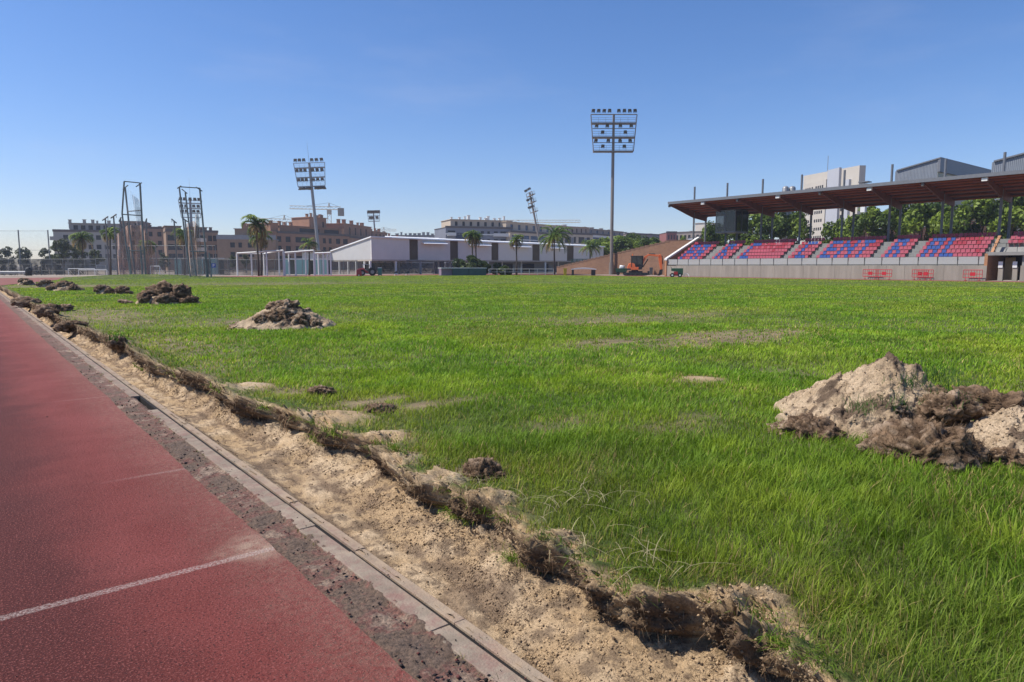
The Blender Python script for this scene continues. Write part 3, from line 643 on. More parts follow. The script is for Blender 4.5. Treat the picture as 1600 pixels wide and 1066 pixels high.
# ================================================================== grass
def sample_ring(d0, d1, dens):
    w = 62 if d1 <= 6 else 46; w2 = 64 if d1 <= 34 else 56
    a0, a1 = YAW-R(w), YAW+R(w2)
    n = int(.5*(d1*d1-d0*d0)*(a1-a0)*dens)
    d = np.sqrt(d0*d0+(d1*d1-d0*d0)*RS.rand(n)); a = a0+(a1-a0)*RS.rand(n)
    return d*np.sin(a), d*np.cos(a), d
GP = []
def grass_ring(d0, d1, dens, segs, W0, Lmul=1.0):
    X, Y, D = sample_ring(d0, d1, dens)
    lp = lip(Y); g0 = lp+.005+.07*np.clip(.5+perlin(Y*3.1, 7.7), 0, 1.3)+.05*perlin(Y*11, X*11)
    keep = (X > g0) & infield(X, Y)
    X, Y, D, lp = X[keep], Y[keep], D[keep], lp[keep]
    pb = np.clip(bare(X, Y)*1.15*(.55+.9*sm(-.3, .4, fbm(X*3.3, Y*3.3, 14, 5, .65))), 0, .93)
    pb = np.maximum(pb, .97*heapmask(X, Y))
    thin = sm(-.15, .75, fbm(X*1.3, Y*1.3, 6.1, 3))*.40
    thin = np.maximum(thin, .55*np.exp(-((X-lp)/.25)**2))
    for (cx, cy, r) in PILES: pb = np.maximum(pb, .98*(np.hypot(X-cx, Y-cy) < r*.82))
    k = RS.rand(len(X)) > np.maximum(pb, thin); X, Y, D, lp, pb = X[k], Y[k], D[k], lp[k], pb[k]; n = len(X)
    Z = tri_lookup(X, Y)-.008
    big = fbm(X*.33, Y*.33, 2.0, 4, .6); clump = fbm(X*3.0, Y*3.0, 8, 3)
    Ht = (.062+.022*sm(-.3, .6, fbm(X*.6, Y*.6, 5, 3))+.035*np.clip(clump, 0, 1)+.035*np.exp(-((X-4.2)/2.4)**2-((Y-.8)/2.0)**2))*(.55+.75*RS.rand(n))*Lmul
    Ht *= 1-.45*pb; Ht *= .6+.4*sm(0, .35, X-lp)
    ga = np.array([.175, .285, .024]); gb_ = np.array([.285, .375, .034]); gd = np.array([.11, .20, .022]); dry = np.array([.36, .29, .13]); yel = np.array([.38, .36, .055])
    t = RS.rand(n, 1); cc = ga*(1-t)+gd*t
    k1 = sm(-.2, .5, big+.4*clump)[:, None]; cc = cc*(1-.55*k1)+gb_*.55*k1
    yb = fbm(X*.16, Y*.16, 11, 4, .6); k2 = (.38*sm(.1, .6, yb)+.28*sm(25, 80, D))[:, None]*(.4+.6*RS.rand(n, 1)); cc = cc*(1-k2)+yel*k2*.9
    k3 = (RS.rand(n) < (.035+.45*pb+.10*sm(.15, .6, fbm(X*.5, Y*.5, 21, 3))+.25*np.exp(-((X-lp)/.3)**2)))[:, None]; cc = np.where(k3, dry*(.6+.7*RS.rand(n, 1)), cc)
    cc = cc*np.array([1.22, 1.13, 1.0])*(.66+.68*RS.rand(n, 1))*(1-.18*sm(.0, .5, fbm(X*.9, Y*.9, 33, 4))[:, None])
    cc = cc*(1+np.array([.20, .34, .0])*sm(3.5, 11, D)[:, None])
    k4 = (sm(.05, .5, fbm(X*.22, Y*.22, 41, 4, .6))*.28*(RS.rand(n) < .6))[:, None]; cc = cc*(1-k4)+np.array([.27, .235, .075])*k4
    az = RS.rand(n)*6.283; az = np.where(RS.rand(n) < .25, fbm(X*1.1, Y*1.1, 15, 2)*5, az)
    ln = .15+.75*RS.rand(n)**1.4; dr = .05+.42*RS.rand(n)**2
    GP.append(ribbons(np.stack([X, Y, Z], 1), az, Ht*(1+.35*ln), W0*D*(.6+.8*RS.rand(n)), ln, dr, cc, segs))
grass_ring(1.2, 3.5, 8200, 3, .00105, 1.10)
grass_ring(3.5, 6, 5400, 3, .00098, 1.02)
grass_ring(6, 10, 2500, 2, .00108, .95)
grass_ring(10, 18, 950, 2, .00112)
grass_ring(18, 34, 330, 1, .00125)
grass_ring(34, 60, 120, 1, .0015, .8)
grass_ring(60, 125, 46, 1, .0019, .45)
V, T, CC = join(GP)
print('grass tris', len(T))
o = link('grass', np_mesh('grass', V, T, mt_grass, CC)); tag(o, kind='stuff', label='uneven green grass covering the playing field', cat='grass')
# tufts of living grass hanging over the torn brow
tp = []
for (px, py, k) in ((490, 690, 190), (515, 683, 120), (590, 712, 170), (615, 705, 120), (690, 795, 160), (712, 812, 140), (745, 800, 90), (800, 880, 130), (845, 850, 80), (965, 930, 110), (1000, 905, 130), (1190, 975, 60), (1225, 1010, 70), (1255, 1040, 90), (270, 588, 120), (335, 610, 120), (215, 575, 120), (405, 640, 100)):
    q = on_field(px, py); sg = .05*max(1, q.y/4)
    tp += [(q.x+abs(RS.normal())*sg*1.2-.01, q.y+RS.normal()*sg*1.6, q.z+.006+.01*RS.rand()) for _ in range(k)]
for yv in 1.25+15*np.random.RandomState(12).rand(75)**1.4:
    xv = float(lip(np.array(yv))); sg = .035*max(1, yv/4)
    if perlin(yv*2.3, 71.) < -.1: continue
    for _ in range(70):
        x_ = xv+abs(RS.normal())*sg*1.6-.03; y_ = yv+RS.normal()*sg*1.8; tp.append((x_, y_, float(zturf(np.array(x_), np.array(y_)))+.002))
tp = np.array(tp); n = len(tp); dd = np.maximum(1, np.hypot(tp[:, 0], tp[:, 1])/3.2)
V, T, CC = ribbons(tp, math.pi+RS.normal(size=n)*1.1, rnd(.04, .12, n)*dd**.25, .0036*dd, rnd(.25, 1.05, n), rnd(.1, .9, n), np.array([.15, .25, .025])*(.5+.9*RS.rand(n, 1))+np.array([.2, .1, .05])*(RS.rand(n, 1) > .85), 3)
o = link('overhanging_grass', np_mesh('overhanging_grass', V, T, mt_grass, CC)); tag(o, kind='stuff', label='green grass tufts hanging over the torn edge of the turf', cat='grass')
# sprigs along the drain slot and the brow
n = 420; yy = np.sort(1.5+14*RS.rand(n)**1.5); grp = perlin(yy*1.7, 31.) > .12; yy = yy[grp]; n = len(yy)
xx = 1.490+.012*RS.normal(size=n); z = np.full(n, -.012)
V, T, CC = ribbons(np.stack([xx, yy, z], 1), rnd(0, 6.28, n), rnd(.015, .05, n), .0011*np.maximum(2.5, yy)*1.0, rnd(.4, 1.2, n), rnd(0, .5, n), np.array([.25, .24, .08])*(.5+.8*RS.rand(n, 1)), 3)
o = link('dry_weeds', np_mesh('dry_weeds', V, T, mt_grass, CC)); tag(o, kind='stuff', label='thin dry weeds growing along the edge of the drain kerb', cat='weeds')
# long dead stalks lying on the grass
n = 90; pts = []
for cx, cy in ((870, 790), (940, 775), (720, 760), (1000, 880), (900, 840)):
    q = G(cx, cy, .16); pts += [(q.x+.12*RS.normal(), q.y+.12*RS.normal(), .15+.03*RS.rand()) for _ in range(18)]
pts = np.array(pts)
V, T, CC = ribbons(pts, rnd(0, 6.28, n), rnd(.1, .3, n), np.full(n, .0035), rnd(.9, 1.3, n), rnd(.5, .7, n), np.array([.42, .36, .2])*(.6+.6*RS.rand(n, 1)), 4)
o = link('dead_stalks', np_mesh('dead_stalks', V, T, mt_root, CC)); tag(o, kind='stuff', label='pale dead grass stalks lying on the turf near the bank', cat='stalks')
# ================================================================== trees, palms, shrubs
def wroot(name, p, label, cat, group=None): return empty(name, Vector((p[0], p[1], p[2] if len(p) > 2 else 0)), 0, label, cat, group)
def wpart(mb, name, m, root, label=None, smooth=False, bevel=0):
    """part whose mesh is given in world coordinates"""
    o = mb.build(name, m, root, bevel=bevel, smooth=smooth, label=label); o.matrix_parent_inverse = Matrix.Translation(-root.location); return o
def leaf_cloud(blobs, n, size, c0, c1, seed, droop=0.0, aspect=.6):
    rs = np.random.RandomState(seed); blobs = np.array(blobs, float); w = blobs[:, 3]**2; w /= w.sum()
    i = rs.choice(len(blobs), n, p=w); d = rs.normal(size=(n, 3)); d /= np.linalg.norm(d, axis=1)[:, None]
    rad = rs.rand(n)**.33; b = blobs[i]
    pos = b[:, :3]+d*(b[:, 3]*rad)[:, None]*np.array([1, 1, .82])
    gap = fbm(pos[:, 0]*1.1/size*.3+seed, pos[:, 1]*.33/size, pos[:, 2]*.33/size, 2); k = gap > -.2; pos = pos[k]; d = d[k]; i = i[k]; rad = rad[k]; n = len(pos)
    nr = d*.55+rs.normal(size=(n, 3))*.6+np.array([0, 0, .45]); nr /= np.linalg.norm(nr, axis=1)[:, None]
    a = np.cross(nr, rs.normal(size=(n, 3))); a /= np.linalg.norm(a, axis=1)[:, None]; bb = np.cross(nr, a)
    s = size*(.55+.9*rs.rand(n))[:, None]; dn = np.array([0, 0, -1])*s*droop
    V = np.stack([pos-a*s, pos-bb*s*aspect+nr*s*.15, pos+a*s+dn, pos+bb*s*aspect+nr*s*.15], 1).reshape(-1, 3)
    Q = (np.arange(n)*4)[:, None]+np.arange(4)
    t = np.clip(.5+.45*rs.normal(size=len(blobs))[i]+.35*rs.normal(size=n), 0, 1)[:, None]
    cc = np.array(c0)*(1-t)+np.array(c1)*t
    return V, Q, np.repeat(cc, 4, 0)
def make_tree(height, spread, trunk_h, seed, c0, c1, size, n, m=None):
    """crown and trunk meshes of a broadleaf tree standing at the origin"""
    rs = random.Random(seed); blobs = []; limbs = []
    ctr = trunk_h+(height-trunk_h)*.48
    for k in range(rs.randint(15, 19)):
        a = rs.uniform(0, 6.283); el = rs.uniform(-.75, 1); rr = spread*rs.uniform(.25, .78)*math.sqrt(max(.08, 1-el*el*.72))
        p = (rr*math.cos(a), rr*math.sin(a), ctr+el*(height-trunk_h)*.42); blobs.append((*p, spread*rs.uniform(.24, .42)))
        if k < 8: limbs.append(p)
    V, Q, CC = leaf_cloud(blobs, n, size, c0, c1, seed)
    crown = np_mesh('crown', V, Q, m or mt_leaf, CC)
    tb = MB(); r = height*.022
    tb.path([(0, 0, -.1), (.1*rs.uniform(-1, 1), .1*rs.uniform(-1, 1), trunk_h*.5), (.2*rs.uniform(-1, 1), .2*rs.uniform(-1, 1), trunk_h), (0, 0, ctr)], [r*1.5, r*1.05, r*.9, r*.4], 7)
    for p in limbs: tb.path([(0, 0, trunk_h*.8), (p[0]*.5, p[1]*.5, lerp(trunk_h, p[2], .6)), p], [r*.6, r*.4, r*.12], 5)
    return crown, tb.mesh('trunk', mt_trunk, True)
G0, G1 = (.055, .095, .014), (.22, .30, .035)
TREES = [make_tree(10.5, 4.6, 2.6, 101+k, G0, G1, .30, 5200) for k in range(4)]
DARKT = [make_tree(8.5, 3.1, 1.8, 131+k, (.055, .072, .03), (.13, .155, .065), .30, 2300) for k in range(3)]
def tree(kind, px, d, h, label, group, wide=1.0, rot=0, z=0):
    cr, tr = kind; p = B(px, d, z); root = wroot('tree', p, label, 'tree', group); h0 = 10.5 if kind in TREES else 8.5
    s = h/h0
    for me, nm in ((cr, 'crown'), (tr, 'trunk')): link(nm, me, root, sc=(s*wide, s*wide, s))
    root.rotation_euler.z = rot; return root
TG = 'leafy trees behind the grandstand'
for i, (px, d, y, w, lab) in enumerate((
        (1113, 128, 347, .62, 'bright green tree left of the glass press box'), (1146, 132, 352, .62, 'yellowish tree below the glass press box'), (1172, 128, 331, .9, 'dark full tree right of the press box'), (1206, 127, 327, .85, 'dense tree in the third bay under the roof'),
        (1237, 126, 328, .72, 'bright tree just left of the white tower'), (1302, 122, 337, .72, 'rounded tree just right of the white tower'), (1345, 118, 322, .8, 'leafy tree in the middle bay in front of the slatted screen'), (1392, 116, 318, .85, 'tree rising to the roof between two grey columns'), (1437, 113, 312, .85, 'broad dark tree above the shortest seat block'),
        (1482, 110, 309, .8, 'tree with a pale lower branch before the slatted screen'), (1525, 108, 304, .8, 'thick tree over the widest right seat block'), (1570, 106, 300, .85, 'tree above the tunnel opening'), (1612, 104, 296, .9, 'tree cut off by the right picture edge'))):
    tree(TREES[i % 4], px, d, ZH(y, d), lab, TG, w, i*1.3)
TR = 'green trees beyond the brick ramp'
for i, (px, d, y, w, lab) in enumerate(((936, 172, 368, 1.3, 'yellow green tree beside the white hall end'), (962, 176, 371, 1.3, 'green tree directly behind the tall floodlight mast'), (986, 168, 368, 1.3, 'full dark green tree right of the floodlight mast'), (1010, 165, 369, 1.2, 'tree above the middle of the brick ramp'), (1030, 160, 376, 1.0, 'small tree peeking over the ramp slope'), (1068, 150, 371, .45, 'little bush top over the brick ramp crest'))):
    tree(TREES[(i+1) % 4], px, d, ZH(y, d), lab, TR, w, i*2.1+.4)
TL = 'dark trees along the left boundary'
for i, (px, d, y, w, lab) in enumerate(((8, 170, 386, 1.15, 'ragged dark tree at the left picture edge'), (37, 172, 386, 1.05, 'dark tree behind the pointed tall cypress'), (74, 168, 388, .95, 'round dark tree left of the grey block'), (100, 160, 374, 1.2, 'tall brownish tree against the grey block balconies'), (122, 162, 382, 1.0, 'olive tree behind the leftmost palm'), (152, 164, 390, 1.0, 'low dark tree right of the leftmost palm'), (258, 150, 396, 1.1, 'low tree behind the throwing cage nets'), (364, 160, 398, .8, 'small dark tree against the brown brick block'), (384, 160, 396, .7, 'small tree just left of the tallest palm'), (450, 165, 400, .8, 'low shrub tree beside the glass pavilion'))):
    tree(DARKT[i % 3], px, d, ZH(y, d), lab, TL, w*.85, i*1.7)
# cypresses
def cypress_mesh(h, r, seed):
    blobs = [(.12*r*math.sin(k*2.1), .12*r*math.cos(k*1.7), .3+h*k/15, max(.12, r*(1-(k/15.6)**1.6))) for k in range(15)]
    V, Q, CC = leaf_cloud(blobs, 1500, .16, (.010, .018, .009), (.026, .038, .016), seed, aspect=.4)
    t = MB(); t.tube((0, 0, -.1), (0, 0, h*.5), .09, .04, 6); return np_mesh('crown', V, Q, mt_leaf, CC), t.mesh('trunk', mt_trunk)
CYP = cypress_mesh(6, .75, 77)
for i, (px, y, w, lab) in enumerate(((5, 403, 1, 'cypress nearest the left picture edge'), (20, 401, 1.1, 'cypress left of the tallest pointed one'), (44, 387, 1.05, 'tallest pointed cypress by the white bench'), (57, 411, .8, 'smallest cypress beside the tallest one'), (67, 404, 1.0, 'narrow cypress next to the net pole'), (91, 405, 1.0, 'cypress in front of the grey block corner'), (116, 404, .9, 'cypress left of the leftmost palm'))):
    d = 128; h = ZH(y, d); root = wroot('cypress_tree', B(px, d), lab, 'cypress', 'row of cypresses on the left')
    for me, nm in zip(CYP, ('crown', 'trunk')): link(nm, me, root, sc=(w, w, h/6))
    root.rotation_euler.z = i
# palms
def palm_mesh(L, n, seed, droop, ll=.62):
    rs = random.Random(seed); parts = []
    for k in range(n):
        a = 6.283*k/n*2.4+rs.uniform(-.2, .2); el = R(rs.choice((80, 66, 52, 40, 28, 12, -8, -30, -45))+rs.uniform(-8, 8)); fl = L*rs.uniform(.8, 1.08); pts = []; p = Vector((0, 0, 0))
        for j in range(9):
            pts.append(p.copy()); e = el-droop*(j/8)**1.3*(1.25 if el > 0 else .8); p = p+Vector((math.cos(a)*math.cos(e), math.sin(a)*math.cos(e), math.sin(e)))*(fl/8)
        pts = np.array(pts); m = 30; t = np.linspace(.10, 1, m); q = np.stack([np.interp(t*8, range(9), pts[:, j]) for j in range(3)], 1)
        old = el < -.1; base = np.array([.26, .19, .08]) if old and rs.random() < .6 else (np.array([.20, .25, .05]) if rs.random() < .35 else np.array([.085, .135, .03]))
        for sd in (-1, 1):
            az = np.full(m, a)+sd*(1.25-.6*t)+np.array([rs.uniform(-.25, .25) for _ in t]); ln = ll*np.sin(np.pi*np.clip(t*.9+.08, 0, 1))**.6*(L/2.4)
            parts.append(ribbons(q, az, ln, np.full(m, .085*L/2.4), np.full(m, .82), np.full(m, .75)+.3*np.array([rs.random() for _ in t]), base*1.7*(.7+.6*np.array([[rs.random()] for _ in t])), 3))
        v = MB(); v.path([tuple(x) for x in pts], [.035*L/2.4*(1-.09*i) for i in range(9)], 3)
        f = np.array([(w[0], w[1], w[2]) for w in v.f if len(w) >= 3]+[(w[0], w[2], w[3]) for w in v.f if len(w) == 4]); parts.append((np.array([tuple(x) for x in v.v]), f, np.tile(base*1.2, (len(v.v), 1))))
    V, T, CC = join(parts); return np_mesh('fronds', V, T, mt_frond, CC)
PALM = [palm_mesh(2.6, 44, 5, 1.9, .8), palm_mesh(2.6, 38, 9, 2.1, .8), palm_mesh(2.6, 28, 14, 1.5, .75)]
def palm(px, ybase, ycrown, rpx, d, k, label, lean=0.0, sag=0.0, pxb=None):
    s = d/F; z = ZH(ycrown, d); root = wroot('palm_tree', B(px if pxb is None else pxb, d), label, 'palm', 'palms around the pitch')
    top = Vector(P(px, ycrown, d))-root.location; t = MB()
    t.path([(0, 0, -.1), top*.33+Vector((.05, 0, 0)), top*.7, top], [.2, .14, .12, .11], 8); t.path([top-Vector((0, 0, .9)), top-Vector((0, 0, .3)), top+Vector((0, 0, .25))], [.15, .2, .06], 8)
    t.build('trunk', mt_palmtrunk, root, smooth=True)
    link('fronds', PALM[k], root, loc=top, rot=(0, 0, px*.7), sc=(rpx*s/2.0,)*3); return root
palm(128.5, 431, 373, 17, 132, 0, 'leftmost palm, thick crown in front of the grey block')
palm(172, 432, 366, 15, 118, 1, 'palm just left of the bigger net cage')
palm(231, 432, 386, 14, 135, 1, 'palm half hidden behind the orange cage net')
palm(288, 432, 368, 17, 125, 0, 'palm behind the posts of the right throwing cage')
palm(400, 429, 352, 22, 110, 1, 'tallest palm, long trunk before the white frames', pxb=404)
palm(408, 429, 372, 17, 114, 0, 'shorter yellowish palm tucked behind the tallest one')
palm(483, 428, 381, 13, 121, 2, 'bright young palm behind the white frames')
palm(738, 428, 369, 14, 119, 0, 'palm rising out of the dark bushes'); palm(743.5, 428, 374, 12, 121, 1, 'slightly lower palm twinned with the one in the bushes')
palm(807, 427, 376, 13, 122, 1, 'slim palm before the middle of the white hall')
palm(866, 425, 371, 26, 124, 2, 'spreading feathery palm by the hall end')
palm(922, 426, 386, 16, 140, 2, 'short palm behind the low end of the brick ramp')
# shrubs
def shrub(px, d, y, wpx, label, seed, c0=(.03, .055, .014), c1=(.10, .145, .03), size=.2, spiky=False):
    s = d/F; h = ZH(y, d); w = wpx*s/2; rs = random.Random(seed); root = wroot('shrub', B(px, d), label, 'shrub', 'bushes in front of the white hall')
    blobs = [(rs.uniform(-.62, .62)*w, rs.uniform(-.5, .5)*w, h*rs.uniform(.2, .8), min(w, h)*rs.uniform(.38, .55)) for _ in range(12)]
    V, Q, CC = leaf_cloud(blobs, 3600, size, c0, c1, seed, aspect=.3 if spiky else .6, droop=.6 if spiky else 0)
    link('foliage', np_mesh('foliage', V, Q, mt_leaf, CC), root); t = MB()
    for a in range(4): t.tube((0, 0, -.05), (w*.4*math.cos(a*1.6), w*.4*math.sin(a*1.6), h*.5), .05, .02, 5)
    t.build('stem', mt_trunk, root)
shrub(721, 117, 402, 28, 'spiky dark bush left in the clump behind the green box', 201, spiky=True, size=.3)
shrub(740, 117.5, 395, 26, 'tallest spiky bush of the clump under the twin palms', 202, spiky=True, size=.3)
shrub(755, 117, 405, 20, 'dark rounded bush right in the clump behind the green box', 203)
shrub(732, 115.5, 412, 24, 'paler low bush in front of the clump', 204, (.06, .085, .03), (.16, .19, .07))
shrub(776, 119, 410, 14, 'upright bush left of the slim palm', 205, spiky=True, size=.26)
shrub(787, 118.5, 416, 22, 'low wide bush beside the post and rail fence', 206)
# ================================================================== grandstand
mt_roofred = mat('stained_timber_soffit', (.16, .060, .042), .6, var=.25, scale=1.2)
mt_purlin = mat('red_purlin', (.30, .075, .035), .6, var=.2, scale=2)
mt_beam = mat('glulam_beam', (.15, .048, .027), .6, var=.2, scale=2)
mt_fascia = mat('grey_fascia', (.17, .175, .19), .5, .2, var=.1)
mt_col = mat('grey_column_paint', (.16, .165, .175), .5, .2, var=.12)
mt_brick = None
def brick_mat(name, c1, c2, mortar, scale=1.0, rough=.9):
    m, nt, b = _new(name); b.inputs['Roughness'].default_value = rough
    tc = nt.nodes.new('ShaderNodeTexCoord'); sp = nt.nodes.new('ShaderNodeSeparateXYZ'); ad = nt.nodes.new('ShaderNodeMath'); cb = nt.nodes.new('ShaderNodeCombineXYZ')
    nt.links.new(tc.outputs['Object'], sp.inputs[0]); nt.links.new(sp.outputs[0], ad.inputs[0]); nt.links.new(sp.outputs[1], ad.inputs[1]); nt.links.new(ad.outputs[0], cb.inputs[0]); nt.links.new(sp.outputs[2], cb.inputs[1])
    br = nt.nodes.new('ShaderNodeTexBrick'); br.inputs['Scale'].default_value = scale; br.inputs['Mortar Size'].default_value = .012
    br.inputs['Brick Width'].default_value = .5; br.inputs['Row Height'].default_value = .2
    br.inputs['Color1'].default_value = (*c1, 1); br.inputs['Color2'].default_value = (*c2, 1); br.inputs['Mortar'].default_value = (*mortar, 1)
    nt.links.new(cb.outputs[0], br.inputs['Vector']); n = nt.nodes.new('ShaderNodeTexNoise'); n.inputs['Scale'].default_value = .5; n.inputs['Detail'].default_value = 8; nt.links.new(tc.outputs['Object'], n.inputs['Vector'])
    r = nt.nodes.new('ShaderNodeMapRange'); r.inputs[3].default_value = .75; r.inputs[4].default_value = 1.25; nt.links.new(n.outputs['Fac'], r.inputs[0])
    mx = nt.nodes.new('ShaderNodeVectorMath'); mx.operation = 'SCALE'; nt.links.new(br.outputs['Color'], mx.inputs[0]); nt.links.new(r.outputs[0], mx.inputs['Scale']); nt.links.new(mx.outputs[0], b.inputs['Base Color']); return m
mt_brick = brick_mat('ramp_brick', (.225, .12, .07), (.185, .095, .057), (.21, .14, .10))
mt_obrick = brick_mat('orange_brick', (.42, .20, .09), (.36, .16, .075), (.35, .24, .16))
mt_panel = mat_glass('frosted_panel', (.44, .44, .42), .35, .25)
mt_terr = mat('terrace_concrete', (.24, .235, .22), .85, var=.15, scale=1.5)
XW = 85.5
YL = YX(1040, XW); YT0 = YX(1543.5, XW); YT1 = YX(1596, XW); YE = 10.0
st = wroot('grandstand', (90, 45, 0), 'long covered grandstand with red timber roof, grey columns and concrete front', 'grandstand')
# front wall in panels with joints
mb = MB(); y = YT0
while y < YL-.01:
    y2 = min(y+2.05, YL); mb.box(XW, XW+.3, y+.012, y2-.012, 0, 1.62); mb.box(XW+.02, XW+.3, y2-.012, y2+.012, 0, 1.60); y = y2
mb.box(XW, XW+.3, YE, YT1, 0, 1.62)
wpart(mb, 'front_wall', mt_conc, st)
# concourse and terraces
def tz(j): return 2.2+.48*j
def tx(j): return 87.0+.85*j
prof = [(XW+.3, 0), (XW+.3, 1.45), (86.9, 1.45)]
for j in range(6): prof += [(tx(j)-.1, tz(j)), (tx(j+1)-.1, tz(j))]
prof += [(tx(6)-.1, 0)]
prof2 = [(86.9, 2.95), (tx(2)-.1, 2.95)]
for j in range(3, 6): prof2 += [(tx(j)-.1, tz(j)), (tx(j+1)-.1, tz(j))]
prof2 += [(tx(6)-.1, 2.95)]
mb = MB(); mb.prism(prof, 'Y', YT0+.3, YL-.3); mb.prism(prof, 'Y', YE, YT1-.3); mb.prism(prof2, 'Y', YT1-.3, YT0+.3)
wpart(mb, 'terrace', mt_terr, st)
# tunnel under the terrace
mb = MB(); mb.box(XW+.02, tx(6), YT0, YT0+.3, 0, 2.9); mb.prism([(XW+.02, 1.62), (XW+.32, 1.62), (89.5, 4.9), (89.2, 4.9)], 'Y', YT0+.01, YT0+.28)
wpart(mb, 'tunnel_wall', mt_obrick, st)
mb = MB(); mb.box(XW+.4, 93, YT1-.3, YT1, 0, 2.9); mb.box(XW-.02, XW+.4, YT1-.3, YT0, 2.7, 3.05); wpart(mb, 'tunnel_lintel', mt_terr, st)
mb = MB(); mb.box(92, 92.1, YT1, YT0, 0, 2.9); wpart(mb, 'tunnel_back', mat('dark_tunnel_back', (.025, .022, .02), .9), st)  # near-black sheet closing the far end of the tunnel
for px in (1566, 1588.5):
    yy = YX(px, 86.4); mb = MB(); mb.box(86.2, 86.55, yy-.22, yy+.22, 0, 1.5); p = wpart(mb, 'turnstile_post', mt_conc, st); mb = MB(); mb.box(86.12, 86.18, yy-.18, yy+.22, 1.4, 2.05); wpart(mb, 'notice_board', mt_white, st)
yy = YX(1580, 89.5); mb = MB(); mb.box(89.4, 89.5, yy-.45, yy+.5, .05, 2.5); wpart(mb, 'door', mat('tan_door', (.42, .31, .17), .6), st)
# railing
mb = MB(); pb = MB(); y = YL-.2; ks = []
while y > YT0+.1: ks.append(y); y -= 2.0
ks.append(YT0+.15)
for k, y in enumerate(ks): mb.tube((XW+.15, y, 1.6), (XW+.15, y, 2.62), .03, n=6)
mb.tube((XW+.15, ks[0], 1.74), (XW+.15, ks[-1], 1.74), .035, n=6); mb.tube((XW+.15, ks[0], 2.62), (XW+.15, ks[-1], 2.62), .02, n=6)
for k in range(1, 4): mb.tube((XW+.2+.95*k, YT0+.15, 1.7+.98*k), (XW+.2+.95*k, YT0+.15, 2.7+.98*k), .025, n=6)
mb.tube((XW+.15, YT0+.15, 2.62), (XW+4, YT0+.15, 6.5), .025, n=6)
for y in np.arange(YT1-.2, YT0, 1.0): mb.tube((86.95, y, 3.0), (86.95, y, 4.0), .025, n=6)
mb.tube((86.95, YT1-.3, 4.0), (86.95, YT0, 4.0), .025, n=6)
wpart(mb, 'railing', mt_dark, st)
for a, b_ in zip(ks[:-1], ks[1:]): pb.box(XW+.14, XW+.155, b_+.06, a-.06, 1.78, 2.58)
wpart(pb, 'railing_panels', mt_panel, st)
# roof
YR0 = YX(1043, 87.4); XE, XR = 87.4, 97.6; ZE, ZR = 11.5, 9.85
def zroof(x): return ZE+(ZR-ZE)*(x-XE)/(XR-XE)+.25*math.sin(math.pi*(x-XE)/(XR-XE))
xs = np.linspace(XE, XR, 14)
mb = MB(); mb.prism([(x, zroof(x)) for x in xs]+[(x, zroof(x)-.16) for x in xs[::-1]], 'Y', YE-2, YR0); wpart(mb, 'roof', mt_roofred, st)
mb = MB(); mb.box(XE-.12, XE-.002, YE-2, YR0+.1, ZE-.30, ZE+.10); mb.prism([(x, zroof(x)+.10) for x in xs]+[(x, zroof(x)+.005) for x in xs[::-1]], 'Y', YE-2, YR0+.05); mb.prism([(x, zroof(x)+.0) for x in xs]+[(x, zroof(x)-.30) for x in xs[::-1]], 'Y', YR0+.002, YR0+.10); wpart(mb, 'roof_fascia', mt_fascia, st)
PYL = [1082.5, 1133, 1187.5, 1247.5, 1313, 1386, 1468, 1558]; yp = [YX(p, 94.0) for p in PYL]; yp.append(2*yp[-1]-yp[-2])
yr = [YX(p, 97.2) for p in (1101, 1150, 1204.5, 1264.6, 1330.5, 1402.8, 1483, 1573)]
for x in np.linspace(XE+.9, XR-.6, 7):
    mb = MB(); mb.box(x-.16, x+.16, YE-2, YR0-.02, zroof(x)-.34, zroof(x)-.162); wpart(mb, 'purlin', mt_purlin, st)
for k, y in enumerate(yp):
    if k == 0: y = yr[0]
    mb = MB(); bx = np.linspace(XE+.3, 97.4, 12); low = [zroof(x)-.45-.85*max(0, math.sin(min(1, (x-XE)/7.5)*math.pi/2))**1.3+(.35*max(0, (x-94)/3.4)) for x in bx]
    mb.prism([(x, zroof(x)-.165) for x in bx]+[(x, l) for x, l in zip(bx[::-1], low[::-1])], 'Y', y-.11, y+.11); wpart(mb, 'roof_beam', mt_beam, st)
    mb = MB(); mb.box(XE+.05, XE+.35, y-.45 if k % 2 else y-.15, y+.1, ZE-.72, ZE-.36)
    wpart(mb, 'floodlight', mt_white if k % 2 else mt_lamp, st)
for k, y in enumerate(yp):
    top = ZH((292, 286, 280, 273, 266, 257, 248, 238, 226)[k], Vector((94, y, 0)).dot(FW)); mb = MB(); mb.tube((94, y, 4.4), (94, y, top), .15, n=10); wpart(mb, 'pylon', mt_steel if False else mt_col, st)
for y in yr: mb = MB(); mb.tube((97.2, y, 0), (97.2, y, 9.0), .16, n=10); wpart(mb, 'column', mt_col, st)
# end parapet with a white cap, in brick
mb = MB(); pq = [(XW-.1, 0), (XW-.1, 2.45), (93.6, 6.0), (94.6, 6.0), (94.6, 0)]; mb.prism(pq, 'Y', YL-.28, YL+.05); wpart(mb, 'end_wall', mt_obrick, st)
mb = MB(); mb.prism([(XW-.15, 2.46), (XW-.15, 2.72), (93.55, 6.27), (93.55, 6.01)], 'Y', YL-.36, YL+.12); wpart(mb, 'wall_cap', mat('white_coping', (.72, .70, .66), .6), st)
